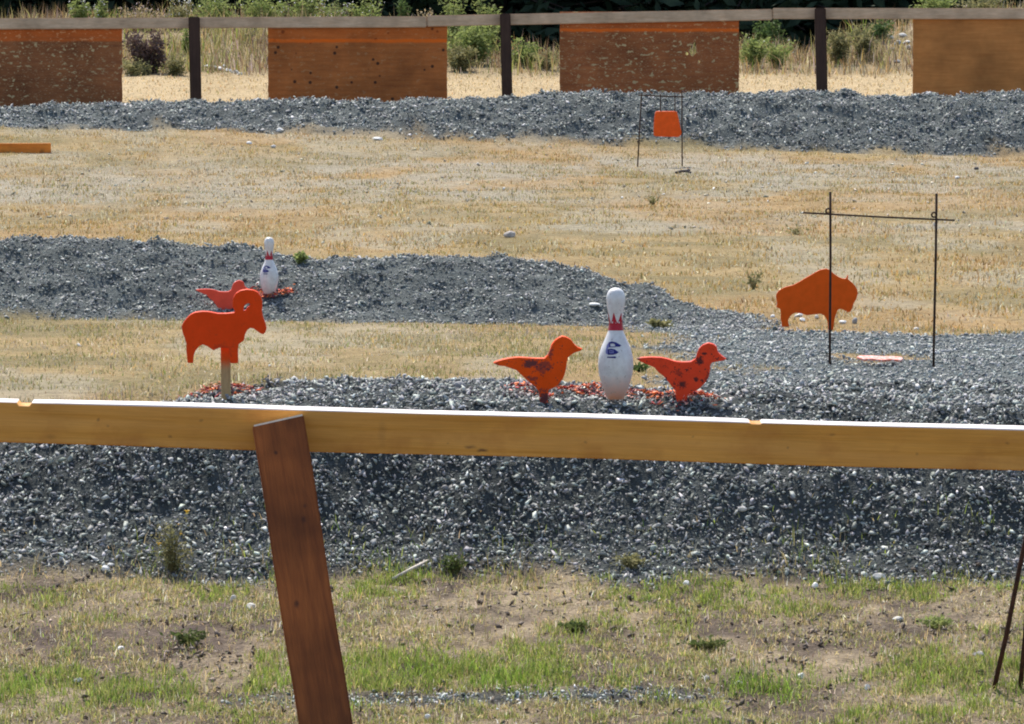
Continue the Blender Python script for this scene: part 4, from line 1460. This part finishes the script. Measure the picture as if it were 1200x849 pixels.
def shrub(u, vb, vt, wpx, D, label, mat, nst=14, nleaf=900, lsize=.09, flowers=None, fl_n=30, name='shrub', cat='shrub', group=None, spread=1.0, stem_mat=None):
    base = P(u, vb, D)
    base.z = min(base.z, gz(base.x, base.y) + .0) if abs(base.z - gz(base.x, base.y)) < 1.5 else base.z
    topz = zrow(vt, D)
    H = topz - base.z; W = wpx * px(D) / 2
    t = thing(name, label, cat, base, group)
    rng = np.random.default_rng(int(u * 13 + vb * 7 + D))
    bm = bmesh.new()
    pts, ends = [], []
    for i in range(nst):
        a = rng.uniform(0, 2 * np.pi); r = W * math.sqrt(rng.random()) * spread
        h = H * rng.uniform(.38, 1.08) * (1 - .2 * (r / W) ** 2)
        e = Vector((math.cos(a) * r, math.sin(a) * r, h))
        m = Vector((e.x * .35, e.y * .35, h * .55))
        rr = max(.002, H * .008)
        tube(bm, [(e.x * .08, e.y * .08, -.03), m, e], [rr, rr * .7, rr * .3], 5)
        ends.append(e)
        k = max(2, nleaf // nst)
        s = rng.uniform(.12, 1.0, k)
        p = np.where(s[:, None] < .5, np.array(m) * (s[:, None] / .5), np.array(m) + (np.array(e) - np.array(m)) * ((s[:, None] - .5) / .5))
        p = p + rng.normal(0, 1, (k, 3)) * np.array([W * .16, W * .16, H * .06])
        p[:, 2] = np.abs(p[:, 2])
        pts.append(p)
    link('stem', bm_mesh('stem', bm, True), stem_mat or M_STEM, t)
    V, T = leaf_tris(np.concatenate(pts), lsize, rng)
    link('foliage', fast_mesh('foliage', V, T), mat, t)['kind'] = 'stuff'
    if flowers is not None:
        c = np.array([ends[rng.integers(0, len(ends))] for _ in range(fl_n)]) + rng.normal(0, 1, (fl_n, 3)) * np.array([W * .14, W * .14, H * .07])
        me = merge_stones('flowers', c, rng.uniform(.6, 1.2, fl_n) * lsize * .75, np.ones((fl_n, 3)), .8, TPL, rng)
        link('flowers', me, flowers, t)['kind'] = 'stuff'
    return t


M_STEM = mat_plain('weed_stem', (.16, .14, .06), .8)
M_LG = mat_leaf('fresh_green_leaf', (.19, .25, .075), (.33, .37, .13), .5)
M_DG = mat_leaf('deep_green_leaf', (.07, .12, .04), (.14, .20, .06), .4)
M_MIXW = mat_leaf('dull_green_leaf', (.075, .115, .035), (.17, .20, .06), .4)
M_OL = mat_leaf('olive_leaf', (.19, .19, .08), (.32, .29, .14), .45)
M_DRYL = mat_leaf('dry_leaf', (.34, .26, .14), (.50, .40, .25), .4)
M_PUR = mat_leaf('purple_brown_leaf', (.085, .055, .055), (.15, .10, .085), .25)
M_FLW = mat_plain('white_flower', (.82, .80, .76), .8, .05)
M_FLP = mat_plain('pinkish_flower', (.62, .48, .46), .8, .1)
M_FLY = mat_plain('yellow_flower', (.85, .52, .02), .7, .1)

G = 'weeds and shrubs on the bank behind the far fence'
for (u, vb, vt, w, D, lb, m, nst, nl, ls, fl, fn) in (
    (92, 36, -6, 22, 110.5, 'tall green weed with white flowers above the rail at upper left, left of its twin', M_LG, 7, 320, .11, M_FLW, 26),
    (118, 36, -8, 20, 110.5, 'tall green weed with white flowers above the rail at upper left, right of its twin', M_LG, 7, 320, .11, M_FLW, 22),
    (165, 38, 4, 50, 110.8, 'dry weed with pinkish white heads above the rail left of first post', M_DRYL, 14, 360, .10, M_FLP, 50),
    (205, 38, 0, 36, 111, 'pale weed with white heads just left of the first post top', M_OL, 12, 360, .10, M_FLW, 46),
    (255, 38, -6, 60, 111.2, 'bright green bush above the rail right of the first post', M_LG, 16, 900, .11, M_FLW, 14),
    (310, 38, -6, 60, 111.4, 'bright green bush above the rail over the spotted board left end', M_LG, 16, 900, .11, M_FLW, 10),
    (358, 38, -2, 46, 111.2, 'green weed clump above the rail over the middle of the spotted board', M_LG, 12, 600, .10, M_FLW, 16),
    (392, 38, -2, 40, 111.0, 'green weed with large white flower heads above the spotted board', M_LG, 12, 520, .10, M_FLW, 40),
    (430, 42, -2, 40, 111.2, 'green leafy weed with white heads left of the dark gap over spotted board', M_LG, 12, 600, .10, M_FLW, 22),
    (471, 48, -4, 18, 111.2, 'narrow dark green shrub above the right end of the spotted board', M_DG, 8, 340, .11, None, 0),
    (494, 48, 6, 26, 111.0, 'dry brownish weed above the right end of the spotted board', M_DRYL, 10, 220, .10, M_FLP, 14),
    (170, 92, 36, 46, 106.3, 'purple brown dead bush on the bank left of the first post', M_PUR, 22, 1300, .12, None, 0),
    (160, 97, 68, 36, 105.8, 'low green weeds at the foot of the purple brown bush', M_OL, 14, 600, .10, None, 0),
    (205, 97, 62, 24, 105.8, 'green weed at the foot of the bank touching the first post', M_OL, 10, 420, .10, None, 0),
    (218, 60, 26, 10, 108.5, 'thin green stalk behind the first post', M_LG, 4, 120, .10, None, 0),
    (250, 94, 84, 22, 106.5, 'low olive tuft below the white rubble', M_OL, 9, 240, .09, None, 0),
    (292, 62, 30, 26, 109.5, 'sparse grey weed on the bank left of the spotted board', M_OL, 9, 160, .09, M_FLP, 14),
    (552, 79, 22, 62, 108.2, 'large bright green shrub left of the second post', M_LG, 26, 1900, .12, None, 0),
    (538, 84, 50, 36, 107, 'yellow green lower shrub beside the spotted board', M_OL, 16, 700, .11, None, 0),
    (532, 40, -8, 44, 112, 'light green shrub above the rail left of the second post', M_LG, 14, 800, .12, None, 0),
    (566, 40, -12, 36, 112.3, 'tall light green shrub above the rail touching the second post', M_LG, 12, 700, .12, None, 0),
    (614, 80, 44, 34, 107.6, 'green shrub right of the second post', M_LG, 14, 760, .11, None, 0),
    (640, 82, 60, 30, 107.2, 'olive weed clump between second post and flecked board', M_OL, 12, 420, .10, None, 0),
    (884, 68, 42, 36, 107.8, 'bright green weed clump right of the flecked board', M_LG, 14, 640, .11, M_FLW, 4),
    (912, 66, 46, 34, 107.8, 'green weed clump left of the third post', M_LG, 12, 480, .11, M_FLW, 5),
    (985, 66, 34, 30, 108, 'olive shrub right of the third post', M_OL, 14, 560, .11, None, 0),
    (1012, 64, 26, 36, 108.4, 'tall olive and grey shrub on the right bank', M_OL, 16, 640, .11, None, 0),
    (1030, 46, 20, 30, 110, 'dark green shrub on top of the right bank', M_DG, 12, 460, .12, None, 0),
    (900, 60, 22, 34, 112.5, 'dark green shrub in the shade behind the gap left of third post', M_DG, 14, 600, .13, None, 0),
    (1095, 26, -8, 46, 112, 'green shrub above the rail at upper right', M_LG, 14, 600, .12, None, 0),
    (1150, 22, -8, 60, 112, 'pale green shrub above the rail in the upper right corner', M_OL, 16, 600, .12, M_FLP, 10)):
    shrub(u, vb, vt, w * 1.15, D, lb, m, int(nst * 1.6), int(nl * 2.2), ls * .62, fl, int(fn * 1.7), group=G)

# small plants in the range
w0 = hit(203, 668, 21, 22.5)
shrub(203, 668, 606, 54, w0.y, 'wispy weed with yellow flowers at the foot of the near berm', M_OL, 34, 620, .014, None, 0, 'flowering_weed', 'weed')
wd = bpy.data.objects['flowering_weed']
for (uu, vv, s) in ((219, 600, .011), (186, 638, .010), (212, 626, .006), (209, 615, .005)):
    p = P(uu, vv, w0.y - .02) - wd.location
    bm = bmesh.new()
    for k in range(9):
        a = k * 2 * math.pi / 9
        c0 = Vector((0, 0, 0)); e = Vector((math.cos(a) * s, math.sin(a) * s, s * .5)); q_ = Vector((-math.sin(a), math.cos(a), .1)) * s * .33
        vs = [bm.verts.new(c0), bm.verts.new(e * .6 + q_), bm.verts.new(e), bm.verts.new(e * .6 - q_)]
        bm.faces.new(vs)
    bmesh.ops.create_icosphere(bm, subdivisions=1, radius=s * .45)
    o = link('flower', bm_mesh('flower', bm), M_FLY, wd); o.location = p
for (uu, vv, vt, w, lb, m, n_, D0, D1) in (
    (222, 756, 726, 40, 'dark green weed clump on the bare soil left of the post', M_DG, 300, *FG),
    (533, 672, 632, 30, 'dark green weed growing at the berm foot near the middle', M_DG, 200, 21, 22.4),
    (673, 740, 722, 30, 'low dark green weed in the turf near the middle', M_DG, 220, *FG),
    (825, 762, 738, 50, 'dark green weed clump in the turf right of the middle', M_DG, 280, *FG),
    (1098, 737, 712, 44, 'green weed tuft in the turf toward the right', M_LG, 240, *FG),
    (740, 664, 640, 40, 'green weed tuft at the berm foot right of the middle', M_OL, 200, 21, 22.4),
    (352, 308, 296, 14, 'small bright green tuft on the crest of the middle berm', M_LG, 130, 43.2, 46),
    (882, 340, 312, 24, 'spindly green seedling in the golden grass left of the bison', M_OL, 30, 42, 52),
    (765, 240, 228, 16, 'small pale green weed in the golden grass', M_OL, 30, 56, 76),
    (773, 386, 374, 22, 'yellow green tuft at the right toe of the middle berm', M_OL, 180, 36, 46),
    (750, 436, 428, 16, 'tiny green weed right of the near pin', M_DG, 60, 24.5, 40),
    (933, 276, 262, 30, 'small green patch of weeds right of the middle distance', M_OL, 45, 50, 70)):
    c = hit(uu, vv, D0, D1)
    shrub(uu, vv, vv - (vv - vt) * (.62 if c.y < 23 else 1), w * 1.2, c.y, lb, M_MIXW if (m is M_DG and c.y < 23) else m, 22, int(n_ * 1.2), (.018 if c.y < 23 else .04), None, 0, 'weed', 'weed')

# bright grass clumps in the foreground
for (uu, vv, w, h, n_, lb) in ((890, 805, 70, 40, 900, 'bright green grass clump at lower right'), (615, 800, 120, 42, 1300, 'bright green grass clump at lower middle'),
                               (505, 785, 60, 34, 550, 'green grass clump right of the leaning post'), (20, 808, 60, 34, 700, 'bright green grass clump at the lower left edge'),
                               (325, 800, 50, 36, 500, 'bright green grass clump beside the foot of the leaning post'), (236, 820, 60, 26, 450, 'short green grass clump at lower left of the post'),
                               (1040, 800, 80, 26, 500, 'thin green grass clump between the white stones at lower right'), (85, 770, 30, 26, 240, 'small grass tuft on the bare soil at left')):
    c = hit(uu, vv, *FG)
    n = n_
    x = c.x + RNG.normal(0, w * px(c.y) * .42, n); y = c.y + RNG.normal(0, .10, n)
    k_ = RNG.random(n) < sstep(.35, .6, fbm(x * 12, y * 8, 191, 3)); x, y = x[k_], y[k_]; n = len(x)
    col = np.where(RNG.random((n, 1)) < .6, LIME * 1.25 * np.array((.92, 1.05, .9)), np.where(RNG.random((n, 1)) < .8, GREEN * 1.3, STRAW))
    o = blades('grass_clump', lb, np.stack([x, y, terrain(x, y) - .004], 1), RNG.uniform(.25, 1.0, n) * h * px(c.y) * .80, RNG.uniform(.0018, .0034, n), jit(col, .32), .8, 'grass clump')

# ------------------------------------------------------------------ the wood behind
M_NEEDLE = mat_leaf('conifer_needles', (.018, .032, .018), (.040, .062, .030), .12)
M_BARK = mat_plain('conifer_bark', (.07, .05, .04), .9, .3, 12)


def conifer_meshes(seed):
    rng = np.random.default_rng(seed)
    Ht = 11.0
    bm = bmesh.new()
    tube(bm, [(0, 0, -.4), (.03, .02, 2.5), (-.04, .03, 6), (0, 0, Ht)], [.19, .15, .09, .015], 8, .08)
    cen = []
    z = .25
    while z < Ht - .3:
        rmax = 2.7 * (1 - z / Ht) ** .75 + .15
        nb = int(5 + 5 * (1 - z / Ht))
        for b in range(nb):
            a = rng.uniform(0, 2 * np.pi); r = rmax * rng.uniform(.7, 1.1)
            e = np.array([math.cos(a) * r, math.sin(a) * r, z - r * .16 + rng.normal(0, .08)])
            if z < 7 and b % 2 == 0:
                tube(bm, [(0, 0, z), tuple(e * .5 + np.array([0, 0, z * .5 + .06])), tuple(e)], [.03, .02, .006], 4)
            k = int(6 + r * 9)
            s = rng.uniform(.15, 1, k) ** .7
            p = np.array([0, 0, z]) * (1 - s[:, None]) + e * s[:, None]
            p += rng.normal(0, 1, (k, 3)) * np.array([.16, .16, .10]) * (.5 + s[:, None])
            cen.append(p)
        z += .26 if z < 3.5 else .42
    cen = np.concatenate(cen)
    V, T = leaf_tris(cen, .36, rng, -.25, .42)
    return bm_mesh('trunk', bm, True), fast_mesh('crown', V, T)


CM = [conifer_meshes(s) for s in (3, 8, 14)]
rng_t = random.Random(5)
k = 0
first = {}
for row, (D, sp, off) in enumerate(((121.5, 2.5, 0), (125, 2.7, 1.3), (129.5, 2.9, .4), (135, 3.1, 1.8), (142, 3.3, .2))):
    nrow = int(26 / sp)
    for i in range(nrow):
        x = -13 + off + i * sp + rng_t.uniform(-.4, .4); y = D + rng_t.uniform(-.8, .8)
        z = gz(x, y)
        pos = ('front' if row == 0 else 'deeper')
        t = thing('conifer_tree', 'dark shaded conifer in the wood behind the bank' if row else 'dark shaded conifer at the edge of the wood behind the bank', 'tree', (x, y, z),
                  'conifers of the dark wood' if row else 'conifers at the edge of the dark wood')
        s = rng_t.uniform(.85, 1.2)
        t.scale = (s, s, s); t.rotation_euler = (0, 0, rng_t.uniform(0, 6.28))
        tm, cm = CM[k % 3]
        link('trunk', tm, M_BARK, t); link('crown', cm, M_NEEDLE, t)
        k += 1
bpy.context.view_layer.update()
